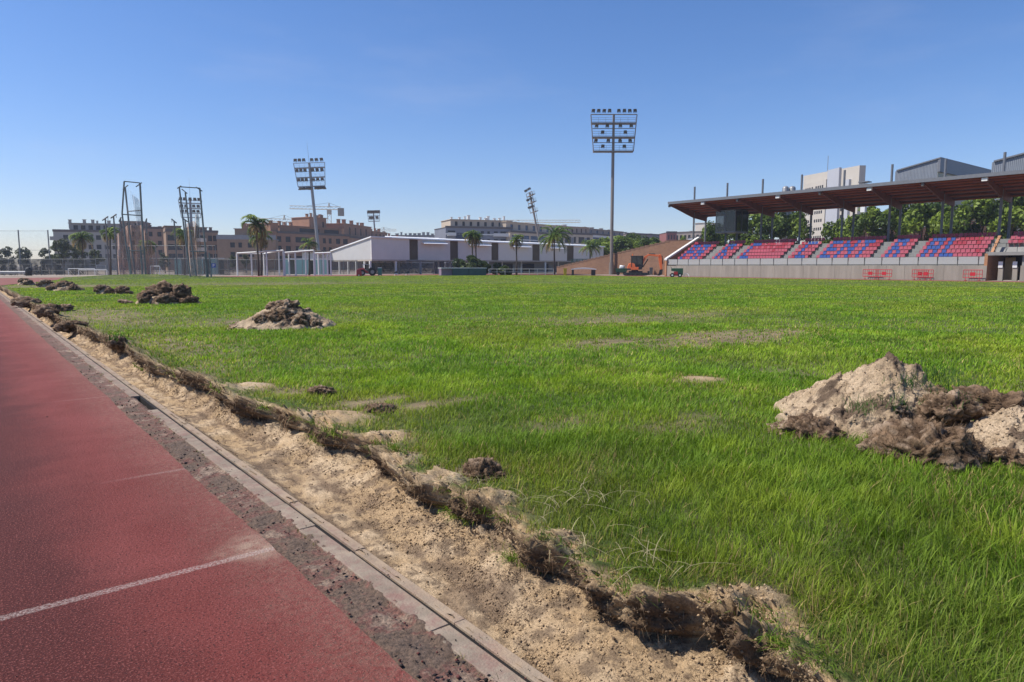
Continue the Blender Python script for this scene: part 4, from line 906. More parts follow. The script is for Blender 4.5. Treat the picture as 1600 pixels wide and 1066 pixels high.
# glass press box under the roof
xb0, xb1 = 92.2, 95.6; ya, yb = YX(1117, xb0), YX(1147, xb0); dd = Vector((xb0, yb, 0)).dot(FW); zb0, zb1 = ZH(361, dd), ZH(329, dd)
pbx = MB(); pbx.box(xb0-.1, xb1, yb-.05, ya+.05, zb0-.22, zb0); pbx.box(xb0-.05, xb1, yb, ya, zb1, zb1+.15)
for (x, y) in ((xb0, ya), (xb0, (ya+yb)/2), (xb0, yb), (xb1, yb), (xb1, ya), ((xb0+xb1)/2, yb)): pbx.box(x-.05, x+.05, y-.05, y+.05, zb0, zb1)
pr = wpart(pbx, 'press_box', mt_col, st)
g = MB(); g.box(xb0-.02, xb0, yb+.06, ya-.06, zb0+.01, zb1-.01); g.box(xb0+.06, xb1-.06, yb, yb+.02, zb0+.01, zb1-.01)
def sub(mb, name, m, par):
    return mb.build(name, m, par)
sub(g, 'glass', mat_glass('dark_glazing', (.012, .02, .022), .04, .35), pr)
g = MB(); g.box(xb0+1.9, xb1, yb+.08, ya-.08, zb0+.01, zb1-.02); sub(g, 'back_wall', mt_dark, pr)
g = MB(); g.box(xb0+.5, xb0+1.1, yb+.5, ya-.3, zb0+.75, zb0+.8)
for y in (yb+.6, ya-.5): g.box(xb0+.7, xb0+.78, y, y+.08, zb0+.01, zb0+.75)
sub(g, 'desk', mat('brown_desk', (.20, .10, .055), .6), pr)
# block steps in the aisles
SEC = [(1087, 1126, 10), (1140.5, 1167, 6), (1179.5, 1247, 15), (1258.7, 1290, 6), (1302.5, 1385.6, 15), (1402, 1439, 6), (1456, 1557, 14)]
secs = [(YX(a, 92.3), YX(b_, 92.3), n) for a, b_, n in SEC]
for k in range(len(secs)):
    y1 = secs[k][1]; y0 = secs[k+1][0] if k+1 < len(secs) else YT0+.5
    mb = MB()
    for j in range(5):
        mb = MB(); mb.box(tx(j)+.35, tx(j)+.749, y0+.2, y1-.2, tz(j)+.002, tz(j)+.24); wpart(mb, 'aisle_step', mt_terr, st)
# seats: PARC CENTRAL spelled in blue
PAT = [["RPPPRRAAARR"[:1]+"BBBRRBBBRR"[:9], "", "", "", ""]]
LET = {'P': ("BBB", "B.B", "BBB", "B..", "B.."), 'A': ("BBB", "B.B", "BBB", "B.B", "B.B"), 'R': ("BBB", "B.B", "BB.", "B.B", "B.B"), 'C': ("BBB", "B..", "B..", "B..", "BBB"), 'E': ("BBB", "B..", "BBB", "B..", "BBB"), 'N': ("B..B", "BB.B", "B.BB", "B..B", "B..B"), 'T': ("BBB", ".B.", ".B.", ".B.", ".B."), 'L': ("B..", "B..", "B..", "B..", "BBB")}
LAY = [(1, 'P', 1, 'A', 2), (1, 'R', 2), (1, 'C', 11), (2, 'C', 1), (1, 'E', 1, 'N', 1, 'T', 2), (1, 'R', 2), (1, 'A', 1, 'L', 6)]
def rowpat(lay, r):
    s = ''
    for q in lay: s += '.'*q if isinstance(q, int) else LET[q][r]
    return s
def plastic(name, c, r=.42): return mat(name, c, r, var=.12, scale=.35, spec=.45)
sm_ = {'red': plastic('red_seat_plastic', (.31, .018, .035)), 'faded': plastic('faded_red_seat_plastic', (.36, .06, .09), .5), 'blue': plastic('blue_seat_plastic', (.02, .065, .26))}
seat = MB(); w = .205
pr_ = [(-.21, .40), (-.20, .445), (.12, .425), (.17, .46), (.235, .80), (.265, .80), (.21, .42), (.14, .385), (-.16, .39)]
seat.prism(pr_, 'Y', -w, w); seat.box(.0, .06, -.03, .03, 0, .39); seat.box(-.12, .12, -w, -w+.02, .36, .392)
smesh = {k: seat.mesh('stadium_seat_'+k, m) for k, m in sm_.items()}
SL = {'red': ('glossy red plastic seat in the upper rows of the stand', 'red stadium seats'), 'faded': ('sun faded pinkish red plastic seat in the lower rows of the stand', 'faded red stadium seats'), 'blue': ('blue plastic seat forming part of the giant lettering in the stand', 'blue lettering seats')}
seats = []; rs = random.Random(8)
for (y0, y1, n), lay in zip(secs, LAY):
    for j in range(6):
        for i in range(n):
            y = lerp(y0, y1, (i+.5)/n); r = 5-j       # r = 0 back row
            blue = r > 0 and rowpat(lay, r-1)[i] == 'B'
            k = 'blue' if blue else ('faded' if (rs.random() < min(.95, .12+.28*r)) else 'red')
            seats.append((y, j, k))
yq = YT0-.6
while yq > YE+.5:
    for j in (3, 4, 5): seats.append((yq, j, 'faded' if j < 5 and rs.random() < .7 else 'red'))
    yq -= .47
def inview(q): return Vector((92, q[0], 0)).dot(RT)/Vector((92, q[0], 0)).dot(FW) < .76
seats.sort(key=lambda q: (not inview(q), q[0]))
print('seats', len(seats))
rest = {}
for n_, (y, j, k) in enumerate(seats):
    x = tx(j)+.45; rot = rs.uniform(-.03, .03)
    if n_ < 297:
        o = link('stadium_seat', smesh[k], None, (x, y, tz(j)+.002), (0, 0, rot)); tag(o, SL[k][0], 'seat', SL[k][1])
    else: rest.setdefault(k, []).append((x, y, tz(j)+.002))
# the remaining, farthest seats as one object with three materials
V = []; Fc = []; mi = []
for a, k in enumerate(rest):
    for (x, y, z) in rest[k]:
        n0 = len(V); V += [(v[0]+x, v[1]+y, v[2]+z) for v in seat.v]; Fc += [tuple(i+n0 for i in f) for f in seat.f]; mi += [a]*len(seat.f)
me = bpy.data.meshes.new('stadium_seats'); me.from_pydata(V, [], Fc)
for k in rest: me.materials.append(sm_[k])
me.polygons.foreach_set('material_index', mi); me.update(); o = link('stadium_seats', me); tag(o, kind='stuff', label='red and blue plastic seats at the far left end of the stand', cat='seats')
# ---- brick ramp wall beyond the stand
xr = 93.0; ya = YL+.1; yb = YX(1046, xr); yc = YX(870, xr)
rw = wroot('brick_ramp', (xr, (ya+yc)/2, 0), 'long brown brick wall rising like a ramp to the stand end', 'brick wall')
mb = MB(); zt = ZH(376.5, Vector((xr, yb, 0)).dot(FW)); zt2 = ZH(418, Vector((xr, yc, 0)).dot(FW)); mb.prism([(ya, 0), (ya, zt), (yb, zt), (yc, zt2), (yc, 0)], 'X', xr, xr+.5); wpart(mb, 'wall', mt_brick, rw)
mb = MB(); nst = 26
for k in range(nst):
    a, b_ = lerp(yb, yc, k/nst), lerp(yb, yc, (k+1)/nst); z = lerp(zt, zt2, (k+.5)/nst); mb.box(xr-.04, xr+.56, min(a, b_)+.01, max(a, b_)-.01, z-.12, z+.14)
mb.box(xr-.04, xr+.56, ya, yb, zt, zt+.08); wpart(mb, 'coping', mat('brown_coping', (.16, .095, .065), .9), rw)
# ---- slatted timber screen behind the stand
sc = wroot('slatted_screen', (135, 34, 0), 'dark red brown slatted timber screen behind the right half of the stand', 'screen')
mb = MB(); z = 2.2
while z < 9.6: mb.box(135, 135.06, 6, 66, z, z+.2); z += .34
wpart(mb, 'slats', mat('dark_red_slats', (.085, .036, .027), .8, var=.3), sc)
mb = MB()
for y in np.arange(6, 67, 4): mb.box(135.06, 135.2, y-.08, y+.08, 0, 9.8)
wpart(mb, 'posts', mt_dark, sc)
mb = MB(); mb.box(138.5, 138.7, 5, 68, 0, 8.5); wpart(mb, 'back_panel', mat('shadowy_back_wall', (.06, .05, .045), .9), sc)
# ================================================================== buildings
mt_wframe = mat('window_frame', (.25, .25, .25), .6)
m_navy = mat('navy_cladding', (.025, .04, .085), .6, var=.1, scale=.3)
mt_roofdark = mat('dark_roof', (.12, .10, .09), .9, var=.2, scale=.3)
def facade(mb, x0, x1, z0, z1, y, holes, depth=.28):
    """front wall (facing -Y) with real recesses"""
    xs = sorted({x0, x1, *[h[0] for h in holes], *[h[1] for h in holes]}); zs = sorted({z0, z1, *[h[2] for h in holes], *[h[3] for h in holes]})
    for a, b_ in zip(xs[:-1], xs[1:]):
        for c, d in zip(zs[:-1], zs[1:]):
            mx, mz = (a+b_)/2, (c+d)/2
            if any(h[0] < mx < h[1] and h[2] < mz < h[3] for h in holes): continue
            mb.quad((a, y, c), (b_, y, c), (b_, y, d), (a, y, d))
    for h in holes:
        a, b_, c, d = h; e = y+depth
        mb.quad((a, y, c), (a, e, c), (a, e, d), (a, y, d)); mb.quad((b_, y, c), (b_, y, d), (b_, e, d), (b_, e, c)); mb.quad((a, y, c), (b_, y, c), (b_, e, c), (a, e, c)); mb.quad((a, y, d), (a, e, d), (b_, e, d), (b_, y, d))
_wm = {}
def winmesh(w, h, m):
    k = (round(w, 2), round(h, 2), m.name)
    if k not in _wm:
        b = MB(); b.box(0, w, 0, .05, 0, h); me = b.mesh('window', m); _wm[k] = me
    return _wm[k]
def building(name, label, A, Bq, ytop, deep, wall, floors=(), roof=mt_roofdark, attic=None, chimneys=(), parapet=.5, cat='apartment block', group='apartment blocks beyond the ground', pane=mt_pane, holes=None, bands=(), ztop=None, balc=()):
    """A, Bq: (picture column, distance) of the two front corners; floors: list of (z, h, [(u0, u1) share of width])"""
    a = B(*A); b_ = B(*Bq); v = b_-a; W = v.length; rz = math.atan2(v.y, v.x); root = empty(name, a, rz, label, cat, group); Zt = ZH(ytop, A[1]) if ztop is None else ztop
    hs = []; floors = list(floors); up = (Zt-1.0-max(z+h for z, h, us in floors)) if floors else 0
    balc = [(u0, u1, z+up, m) for u0, u1, z, m in balc]; floors = [(z+up, h, us) for z, h, us in floors]
    for (z, h, us) in floors:
        for (u0, u1) in us: hs.append((round(u0*W, 3), round(u1*W, 3), round(z, 3), round(z+h, 3)))
    mb = MB(); facade(mb, 0, W, 0, Zt, 0, hs); mb.quad((0, 0, 0), (0, 0, Zt), (0, deep, Zt), (0, deep, 0)); mb.quad((W, 0, 0), (W, deep, 0), (W, deep, Zt), (W, 0, Zt)); mb.quad((0, deep, 0), (0, deep, Zt), (W, deep, Zt), (W, deep, 0))
    me = mb.mesh('wall', wall, fix=False); link('wall', me, root)
    r = MB(); r.box(-.15, W+.15, -.15, deep+.15, Zt, Zt+.25)
    if parapet: r.box(-.15, W+.15, -.15, .1, Zt+.25, Zt+.25+parapet)
    ro = r.build('roof', roof, root)
    for h in hs: link('window', winmesh(h[1]-h[0], h[3]-h[2], pane), root, (h[0], .23, h[2]))
    for (u0, u1, dy, h, m, hol) in attic or ():
        q = MB(); facade(q, u0*W, u1*W, Zt+.25, Zt+.25+h, dy, [(u0*W+(u1-u0)*W*c, u0*W+(u1-u0)*W*d, Zt+.25+h*.25, Zt+.25+h*.8) for c, d in hol]); x0, x1 = u0*W, u1*W; y0, y1, z0, z1 = dy, deep-.5, Zt+.25, Zt+.25+h
        q.quad((x0, y0, z0), (x0, y0, z1), (x0, y1, z1), (x0, y1, z0)); q.quad((x1, y0, z0), (x1, y1, z0), (x1, y1, z1), (x1, y0, z1)); q.box(x0-.3, x1+.3, y0-.4, y1, z1, z1+.22)
        at = q.build('upper_storey', m, root)
        for c, d in hol: link('window', winmesh((d-c)*(x1-x0), h*.55, pane), at, (x0+c*(x1-x0), dy+.23, z0+h*.25))
    for (u, z, w, h, m) in chimneys:
        q = MB(); q.box(u*W-w/2, u*W+w/2, deep*.4, deep*.4+w, Zt+.25+z-1.5, Zt+.25+z+h); q.box(u*W-w*.7, u*W+w*.7, deep*.4-w*.2, deep*.4+w*1.2, Zt+.25+z+h+.01, Zt+.35+z+h); q.build('chimney', m, ro)
    for (u0, u1, z, h, m) in bands:
        q = MB(); q.box(u0*W, u1*W, -.10, -.012, z, z+h); q.build('wall_band', m, root)
    for (u0, u1, z, m) in balc:
        q = MB(); q.box(u0*W, u1*W, -1.3, -.01, z-.2, z); q.box(u0*W, u1*W, -1.3, -1.22, z+.001, z+1.0); q.build('balcony', m, root)
    return root
def wins(n, u0, u1, frac=.5, skip=()):
    s = (u1-u0)/n; return [(u0+s*(i+.5-frac/2), u0+s*(i+.5+frac/2)) for i in range(n) if i not in skip]
def chim(us, m, z=0, w=.9, h=1.6, js=0):
    r = random.Random(js+len(us)); w *= .72; h *= .8; return [(u, z, w*r.uniform(.7, 1.3), h*r.uniform(.7, 1.3), m) for u in us]
m_gb = mat('grey_beige_render', (.33, .31, .28), .9, var=.08, scale=.2); m_pink = brick_mat('pinkish_brick', (.34, .21, .15), (.30, .19, .13), (.33, .24, .19)); m_brn = brick_mat('brown_brick', (.30, .19, .12), (.25, .16, .10), (.30, .22, .16))
m_red = brick_mat('red_brown_brick', (.34, .18, .105), (.29, .15, .09), (.32, .22, .16)); m_bg = mat('blue_grey_cladding', (.19, .20, .235), .7, var=.08, scale=.2); m_bei = mat('beige_render', (.50, .41, .31), .9, var=.08, scale=.2); m_cream = mat('cream_render', (.60, .54, .46), .9, var=.08, scale=.2); m_brown = mat('dull_brown_render', (.30, .25, .215), .9, var=.1, scale=.2); m_dred = mat('dark_red_render', (.26, .10, .085), .9, var=.1); m_wht = mat('white_render', (.62, .62, .60), .8, var=.06, scale=.2); m_blue = mat('blue_glazing', (.03, .07, .14), .25, var=.2, scale=.2)
building('apartment_building', 'grey apartment block with corner balconies, farthest left', (87, 225), (190, 232), 362, 14, m_gb, [(z, 1.5, wins(7, .12, .98, .6)) for z in (2.5, 5.6, 8.7)], attic=[(.22, .98, 2.5, 2.6, m_gb, wins(6, .05, .95, .6))], chimneys=chim((.2, .42, .55, .62, .8), m_gb, 2.6, 1.0, 1.5), balc=[(-.04, .09, z, m_gb) for z in (2.4, 5.5, 8.6)])
building('apartment_building', 'pinkish brown block behind the left throwing cage', (186, 236), (262, 240), 357, 14, m_pink, [(z, 1.6, wins(5, .04, .96, .45)) for z in (2.0, 5.1, 8.2)], attic=[(.05, .5, 2, 2.2, m_pink, wins(2, .1, .9, .3))], chimneys=chim((.1, .6, .8), m_pink, 0, 1.1, 1.5))
building('apartment_building', 'brown block with deep balconies between the two throwing cages', (262, 228), (343, 236), 362, 14, m_brn, [(z, 1.9, [(.03, .16), (.2, .30), (.37, .5), (.58, .74), (.80, .88), (.9, .97)]) for z in (1.6, 4.7, 7.8)], attic=[(.0, .3, 2, 1.6, m_brn, []), (.45, .8, 2, 1.4, m_brn, wins(3, .1, .9, .4))], chimneys=chim((.05, .5, .62, .7, .9), m_brn, .6, 1.0, 1.3), balc=[(.56, .76, z, m_cream) for z in (1.5, 4.6, 7.7)])
building('apartment_building', 'low plain brown block with a grey parapet behind the tallest palm', (341, 222), (432, 226), 374, 14, m_brn, [(z, 1.6, [(.22, .30), (.36, .42), (.52, .62), (.74, .86)]) for z in (1.4, 4.4)], roof=mat('grey_parapet', (.25, .25, .26), .8), parapet=1.2, attic=[(.28, .62, 3, 3.2, m_brn, []), (.72, .98, 3, 2.4, m_red, [])], chimneys=chim((.42, .47), m_red, 3.0, 1.4, 2.2))
building('apartment_building', 'red brown terraced brick block with many chimneys under the tower cranes', (428, 232), (548, 262), 364, 14, m_red, [(z, 1.9, [(.05, .10), (.15, .21), (.27, .44), (.52, .57), (.62, .66), (.70, .74), (.80, .86), (.90, .97)]) for z in (2.0, 5.4, 8.6)], attic=[(.0, .09, 1, 3.0, m_red, []), (.14, .95, 2.5, 2.5, m_red, [(.3, .62), (.7, .95)]), (.55, .78, 4, 6.2, m_red, [(.75, .86)])], chimneys=chim((.03, .12, .22, .28, .36), m_red, 2.4, 1.0, 1.8)+chim((.57, .62, .66, .7, .745, .77), m_red, 6.2, 1.1, 1.7, 3), balc=[(.27, .44, z, m_cream) for z in (2.0, 5.4)])
building('apartment_building', 'red brown brick block stepping down to the right behind the white hall', (548, 262), (644, 330), 372, 14, m_red, [(z, 1.9, wins(9, .02, .98, .45)) for z in (2.5, 6.0, 9.3)], attic=[(.02, .4, 3, 5.2, m_red, wins(4, .1, .9, .25)), (.42, .66, 3, 3.6, m_red, wins(3, .1, .9, .3)), (.70, .98, 3, 2.2, m_red, [(.3, .45)])], chimneys=chim((.05, .12, .22, .3, .37), m_red, 5.2, 1.4, 2.0)+chim((.45, .5, .56, .63), m_red, 3.6, 1.4, 2.0, 2)+chim((.73, .8, .95), m_red, 2.2, 1.4, 2.0, 5))
building('distant_block', 'long low grey block far off on the skyline', (612, 470), (712, 470), 368, 20, mat('distant_grey', (.20, .20, .20), .9), [(6, 3, wins(14, .02, .98, .5)), (14, 3, wins(14, .02, .98, .5))], parapet=0, chimneys=chim([.06+.07*i for i in range(13)], m_gb, 0, 2.2, 2.2, 9))
bb = building('apartment_building', 'blue grey block with a navy panel behind the white hall', (697, 262), (800, 272), 356, 16, m_bg, [(z, 1.7, [(.03, .14), (.31, .42), (.52, .57), (.62, .66), (.72, .78), (.82, .92)]) for z in (2.0, 5.2, 8.6, 11.6)], attic=[(.1, 1.04, 2.5, 3.0, m_bei, wins(8, .03, .97, .35))], chimneys=chim((.16, .28, .36, .42), m_wht, 2.6, 1.1, 2.6)+chim((.6, .68, .72, .82, .9, .97), m_wht, 2.6, 1.1, 2.4, 4), bands=[(.145, .305, 1.5, 12.6, m_navy), (.43, .515, 1.5, 12.6, m_navy), (.0, 1.0, 13.4, .5, m_wht)], balc=[(.02, .14, z, m_wht) for z in (5.1, 8.5, 11.5)]+[(.70, .93, z, m_wht) for z in (5.1, 8.5, 11.5)])
building('apartment_building', 'beige block with a white grid of balconies behind the leaning floodlight', (797, 270), (882, 300), 363, 16, m_bei, [(z, 2.5, wins(6, .02, .98, .86)) for z in (2.3, 5.6, 8.9)], pane=m_blue, attic=[(.0, .96, 2, 3.8, m_bei, wins(7, .03, .97, .35))], chimneys=chim((.1, .3, .5, .7, .85), m_bei, 3.6, 1.3, .9), bands=[(.0, 1.0, z, .45, m_wht) for z in (5.1, 8.4, 11.7)])
building('apartment_building', 'tan block with grey bays left of the tall floodlight mast', (880, 300), (926, 312), 366, 16, m_bei, [(z, 2.7, [(.05, .25), (.34, .42), (.5, .7), (.78, .9)]) for z in (2.8, 6.4, 10.2)], attic=[(.0, 1, 2.5, 3.2, mat('pinkish_render', (.42, .30, .22), .9), wins(6, .03, .97, .25))], bands=[(.26, .33, 2, 12, m_bg), (.71, .77, 2, 12, m_bg)], chimneys=chim((.1, .2, .3, .4), m_wht, 3.2, 1.6, 1.2))
building('apartment_building', 'white block with blue glass bays behind the tall floodlight mast', (924, 312), (980, 345), 367, 16, m_wht, [(z, 3.0, [(.03, .2), (.26, .44), (.52, .74), (.80, .97)]) for z in (2.8, 7.0, 11.0)], pane=m_blue, attic=[(.0, 1, 2.5, 2.6, m_brown, wins(6, .03, .97, .25))], chimneys=chim((.15, .35, .6, .8, .9), m_gb, 2.6, 1.6, 1.2))
building('apartment_building', 'dull brown block above the trees of the ramp', (978, 350), (1045, 372), 366, 18, m_brown, [(z, 2.2, wins(9, .03, .97, .5)) for z in (3, 7, 11, 15)], chimneys=chim((.1, .22, .4, .55, .8), m_gb, 0, 1.8, 1.2), bands=[(.12, .4, 11.5, 4.0, m_cream)])
building('apartment_building', 'dark red narrow block between two brown ones', (1040, 342), (1056, 342), 364, 16, m_dred, [(z, 2.2, wins(3, .1, .9, .4)) for z in (4, 8, 12)])
building('apartment_building', 'grey brown block with a pale band left of the stand', (1052, 352), (1100, 340), 365, 18, m_brown, [(z, 2.4, wins(7, .03, .97, .6)) for z in (3, 7, 11, 14.5)], bands=[(.0, .62, 9.6, 1.3, m_wht)], chimneys=chim((.3, .35, .42), m_gb, 0, 1.6, 1.2), attic=[(.55, .95, 4, 4.6, m_cream, [])])
building('apartment_building', 'light blue grey block seen between the first two stand columns', (1086, 300), (1106, 300), 371, 14, mat('pale_blue_grey', (.36, .39, .45), .8), [(z, 2, [(.1, .4), (.65, .95)]) for z in (2, 6, 10)], pane=m_blue)
# tower behind the stand
tw = wroot('tower_block', B(1250, 300), 'tall pale office tower with rows of small windows behind the stand', 'tower'); a = B(1249, 310); b_ = B(1334.5, 268); v = b_-a; W = v.length; tw.location = a; tw.rotation_euler.z = math.atan2(v.y, v.x); Zt = ZH(275, 310); Zb = ZH(258.5, 268)
m_tw = mat('tower_cream', (.46, .42, .36), .85, var=.06, scale=.1); m_tg = mat('tower_grey_panel', (.38, .39, .42), .8, var=.05, scale=.1)
mb = MB(); mb.prism([(0, 0), (W, 0), (W, Zb), (0, Zt)], 'Y', 0, 2.5); mb.build('wall', m_tw, tw)
hs = [(u*W, (u+.028)*W, z, z+1.3) for z in np.arange(6, Zt-6, 3.5) for u in (.10, .14, .18, .225, .30, .34, .38, .42)]
q = MB(); facade(q, .07*W, .5*W, 0, Zt-4, -1.2, [tuple(round(t, 3) for t in h) for h in hs]); q.quad((.07*W, -1.2, 0), (.07*W, 0, 0), (.07*W, 0, Zt-4), (.07*W, -1.2, Zt-4)); q.quad((.07*W, -1.2, Zt-4), (.5*W, -1.2, Zt-4), (.5*W, 0, Zt-4), (.07*W, 0, Zt-4)); link('window_bay', q.mesh('window_bay', m_tw, fix=False), tw)
for h in hs: link('window', winmesh(h[1]-h[0], 1.3, mt_pane), tw, (h[0], -.97, h[2]))
mb = MB(); mb.box(.505*W, .71*W, -1.0, -.01, 0, Zt-.5); mb.build('blank_panel', m_tg, tw)
for z in np.arange(6, Zt-8, 3.5): q = MB(); q.box(.72*W, .79*W, -.06, -.01, z, z+2); q.build('window', mt_pane, tw)
mb = MB(); mb.box(.80*W, .88*W, -1, -.01, 0, Zt-6); mb.build('side_panel', m_tg, tw)
mb = MB(); mb.tube((.42*W, 1, Zt-1), (.42*W, 1, Zt+6), .12, n=5); mb.build('antenna', mt_steel, tw)
# sawtooth industrial halls behind the stand
m_ind = mat_rib('blue_grey_sheet', (.20, .22, .25), .5, 1.2, 'Y', .05); m_iy = mat_rib('yellowish_sheet', (.62, .58, .42), .55, 3.0, 'X', .05)
def sawhall(label, px_c, X, ytop, pxl, ytl, pxr, front=True):
    y0 = YX(px_c, X); d = Vector((X, y0, 0)).dot(FW); z = ZH(ytop, d); y1 = YX(pxl, X); z1 = ZH(ytl, Vector((X, y1, 0)).dot(FW))
    r = wroot('industrial_hall', (X, y0, 0), label, 'industrial hall', 'sawtooth halls behind the stand'); qx = X*1.0; q = ray(pxr, 300); X2 = y0*q.x/q.y
    mb = MB(); mb.prism([(y0, 0), (y0, z), (y1, z1), (y1, 0)], 'X', X, X2); wpart(mb, 'wall', m_ind, r)
    mb = MB(); mb.box(X-.2, X2+.2, y0-.5, y0-.02, z-2.4, z+.1); wpart(mb, 'fascia', mt_fascia, r)
    mb = MB(); mb.box(X+.05, X2-.05, y0-.06, y0-.01, 0, z-2.41); wpart(mb, 'ribbed_front', m_iy, r)
    mb = MB(); mb.prism([(y0-.5, z+.11), (y0-.5, z+.35), (y1-.3, z1+.25), (y1-.3, z1+.01)], 'X', X-.3, X2+.3); wpart(mb, 'roof', mt_fascia, r)
sawhall('blue grey sheet metal hall with a sloping roof above the stand', 1456, 150, 249, 1391, 268, 1640)
sawhall('nearer grey sheet metal hall cut by the right picture edge', 1680, 132, 216, 1539, 254, 1900)
for px, lab in ((1222, 'left of two fat vent pipes above the stand roof'), (1232.5, 'right of two fat vent pipes above the stand roof')):
    d = 142; z = ZH(291, d); r = wroot('vent_pipe', B(px, d), lab, 'vent pipe', 'vent pipes behind the stand roof'); mb = MB(); mb.path([(0, 0, 0), (0, 0, z-.4), (0, 0, z-.12), (0, 0, z)], [.66, .66, .5, .15], 12); mb.build('pipe', mt_steel, r, smooth=True)
    mb = MB(); mb.tube((0, 0, z-1.6), (0, 0, z-1.4), .72, n=12); mb.build('collar', mt_steel, r)
d = 112; r = wroot('roof_vent', B(1344, d, 10.2), 'small capped vent on the stand roof left of the sheet metal hall', 'roof vent'); z = ZH(284, d)-10.2; mb = MB(); mb.box(-.35, .35, -.35, .35, 0, z-.3); mb.build('shaft', mt_white, r); mb = MB(); mb.box(-.75, .75, -.75, .75, z-.15, z); mb.box(-.05, .05, -.05, .05, z-.3, z-.15); mb.build('cap', mt_fascia, r)

# ---- the white hall on columns
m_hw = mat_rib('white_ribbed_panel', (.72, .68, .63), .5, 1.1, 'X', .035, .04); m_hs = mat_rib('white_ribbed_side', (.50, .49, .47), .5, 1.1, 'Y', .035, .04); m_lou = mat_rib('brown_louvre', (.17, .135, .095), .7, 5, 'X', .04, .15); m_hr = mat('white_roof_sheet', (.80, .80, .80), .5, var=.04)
pc = B(581, 126); XH, YH = pc.x, pc.y; hl = wroot('white_hall', (XH+25, YH, 0), 'long white panelled hall raised on white columns, with brown louvre strips', 'hall'); q = ray(943, 400); XH2 = YH*q.x/q.y
def hx(px): q = ray(px, 400); return YH*q.x/q.y
ZB_, ZT_ = 2.75, 6.75
Lv = [(640, 653.5), (703.5, 716), (768, 779), (832, 843.5), (886, 896.5)]
xs = [XH]+[hx(p) for ab in Lv for p in ab]+[XH2]
for i in range(0, len(xs)-1, 2):
    mb = MB(); mb.box(xs[i], xs[i+1]-.005, YH, YH+.3, ZB_, ZT_-.012*(xs[i]-XH)); wpart(mb, 'wall_panel', m_hw, hl)
for i in range(1, len(xs)-1, 2):
    mb = MB(); mb.box(xs[i], xs[i+1]-.005, YH+.18, YH+.4, ZB_, ZT_-.05-.012*(xs[i]-XH)); wpart(mb, 'louvre', m_lou, hl)
YS = YH+24
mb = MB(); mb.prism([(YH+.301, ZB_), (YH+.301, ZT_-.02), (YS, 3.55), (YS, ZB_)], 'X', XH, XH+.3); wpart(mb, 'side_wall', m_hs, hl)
mb = MB(); mb.prism([(YH-.35, ZT_+.02), (YH-.35, ZT_+.22), (YS+.3, 3.8), (YS+.3, 3.6)], 'X', XH-.25, XH2+.2, Matrix.Translation((0, 0, 0))); 
Mv = mb.v; mb.v = [(x, y, z-.012*(x-XH)) for x, y, z in Mv]; wpart(mb, 'roof', m_hr, hl)
for a, b_ in ((659, 696), (731, 764), (797, 826), (856, 876)):
    zz = ZT_-.012*(hx(a)-XH); mb = MB(); mb.prism([(YH-1.1, zz-.85), (YH-1.1, zz-.75), (YH+2.4, zz+.52), (YH+2.4, zz+.3), (YH-.02, zz-.6)], 'X', hx(a), hx(b_)); wpart(mb, 'roof_light', m_hr, hl)
mb = MB(); mb.prism([(YH-.5, ZT_+.0), (YH-.5, ZT_+.08), (YH+2.2, ZT_+.50), (YH+2.2, ZT_+.30)], 'X', XH+4, XH2); mb.v = [(x, y, z-.012*(x-XH)) for x, y, z in mb.v]; wpart(mb, 'roof_edge', m_hr, hl)
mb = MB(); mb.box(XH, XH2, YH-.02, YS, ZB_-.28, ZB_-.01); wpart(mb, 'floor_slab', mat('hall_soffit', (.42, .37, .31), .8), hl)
mb = MB(); mb.box(XH-1.2, XH+.2, YS-2, YS+6, 2.75, 4.5); wpart(mb, 'porch_box', m_hs, hl)
mb = MB(); mb.box(XH-2.2, XH+.1, YS-6.5, YS+7, 4.55, 4.72); wpart(mb, 'porch_roof', mt_roofdark, hl)
for px in (579, 619, 632, 657.5, 694, 712, 738, 763, 794, 824, 853, 882, 910, 940):
    mb = MB(); x = hx(px); mb.box(x-.16, x+.16, YH+.05 if px % 2 else YH+2, YH+.37 if px % 2 else YH+2.32, 0, ZB_-.285); wpart(mb, 'column', mt_white, hl)
for k, yy in enumerate((3, 6.5, 10, 14, 19, 23.5)):
    mb = MB(); mb.box(XH+.02, XH+.32, YH+yy, YH+yy+.3, 0, ZB_-.285); wpart(mb, 'column', mt_white, hl)
mb = MB(); mb.box(hx(764), XH2-.2, YH+2.5, YH+2.7, 0, ZB_-.29); wpart(mb, 'ground_floor_wall', mat('grey_store_wall', (.30, .30, .30), .85, var=.15, scale=.4), hl)
mb = MB(); mb.box(hx(690), hx(704), YH+2.4, YH+2.6, 0, ZB_-.3); wpart(mb, 'door', m_navy, hl)
for a, b_ in ((796, 812), (828, 846), (862, 868)):
    mb = MB(); mb.box(hx(a), hx(b_), YH+2.40, YH+2.47, .05, 2.1); wpart(mb, 'window', mt_pane, hl)
mb = MB(); mb.box(XH+3, hx(764), YH+9, YH+9.1, 0, 2.2); wpart(mb, 'mesh_screen', mat_net('hall_mesh', (.10, .11, .11), .6), hl)
# green fence in front of the hall's far end
d = 142; f = wroot('green_fence', B(905, d), 'dark green mesh fence by the short palm', 'fence'); mb = MB(); a, b_ = B(893, d), B(936, d); v = (b_-a)
for k in range(6): p = a+v*(k/5); mb.tube(p, p+Vector((0, 0, 3.0)), .07, n=5)
mb.tube(a+UP*3, b_+UP*3, .04, n=5); wpart(mb, 'posts', mat('dark_green_paint', (.02, .06, .045), .5), f); mb = MB(); mb.quad(a, b_, b_+UP*2.95, a+UP*2.95); wpart(mb, 'mesh_panel', mat_net('green_mesh', (.03, .10, .085), .55), f)

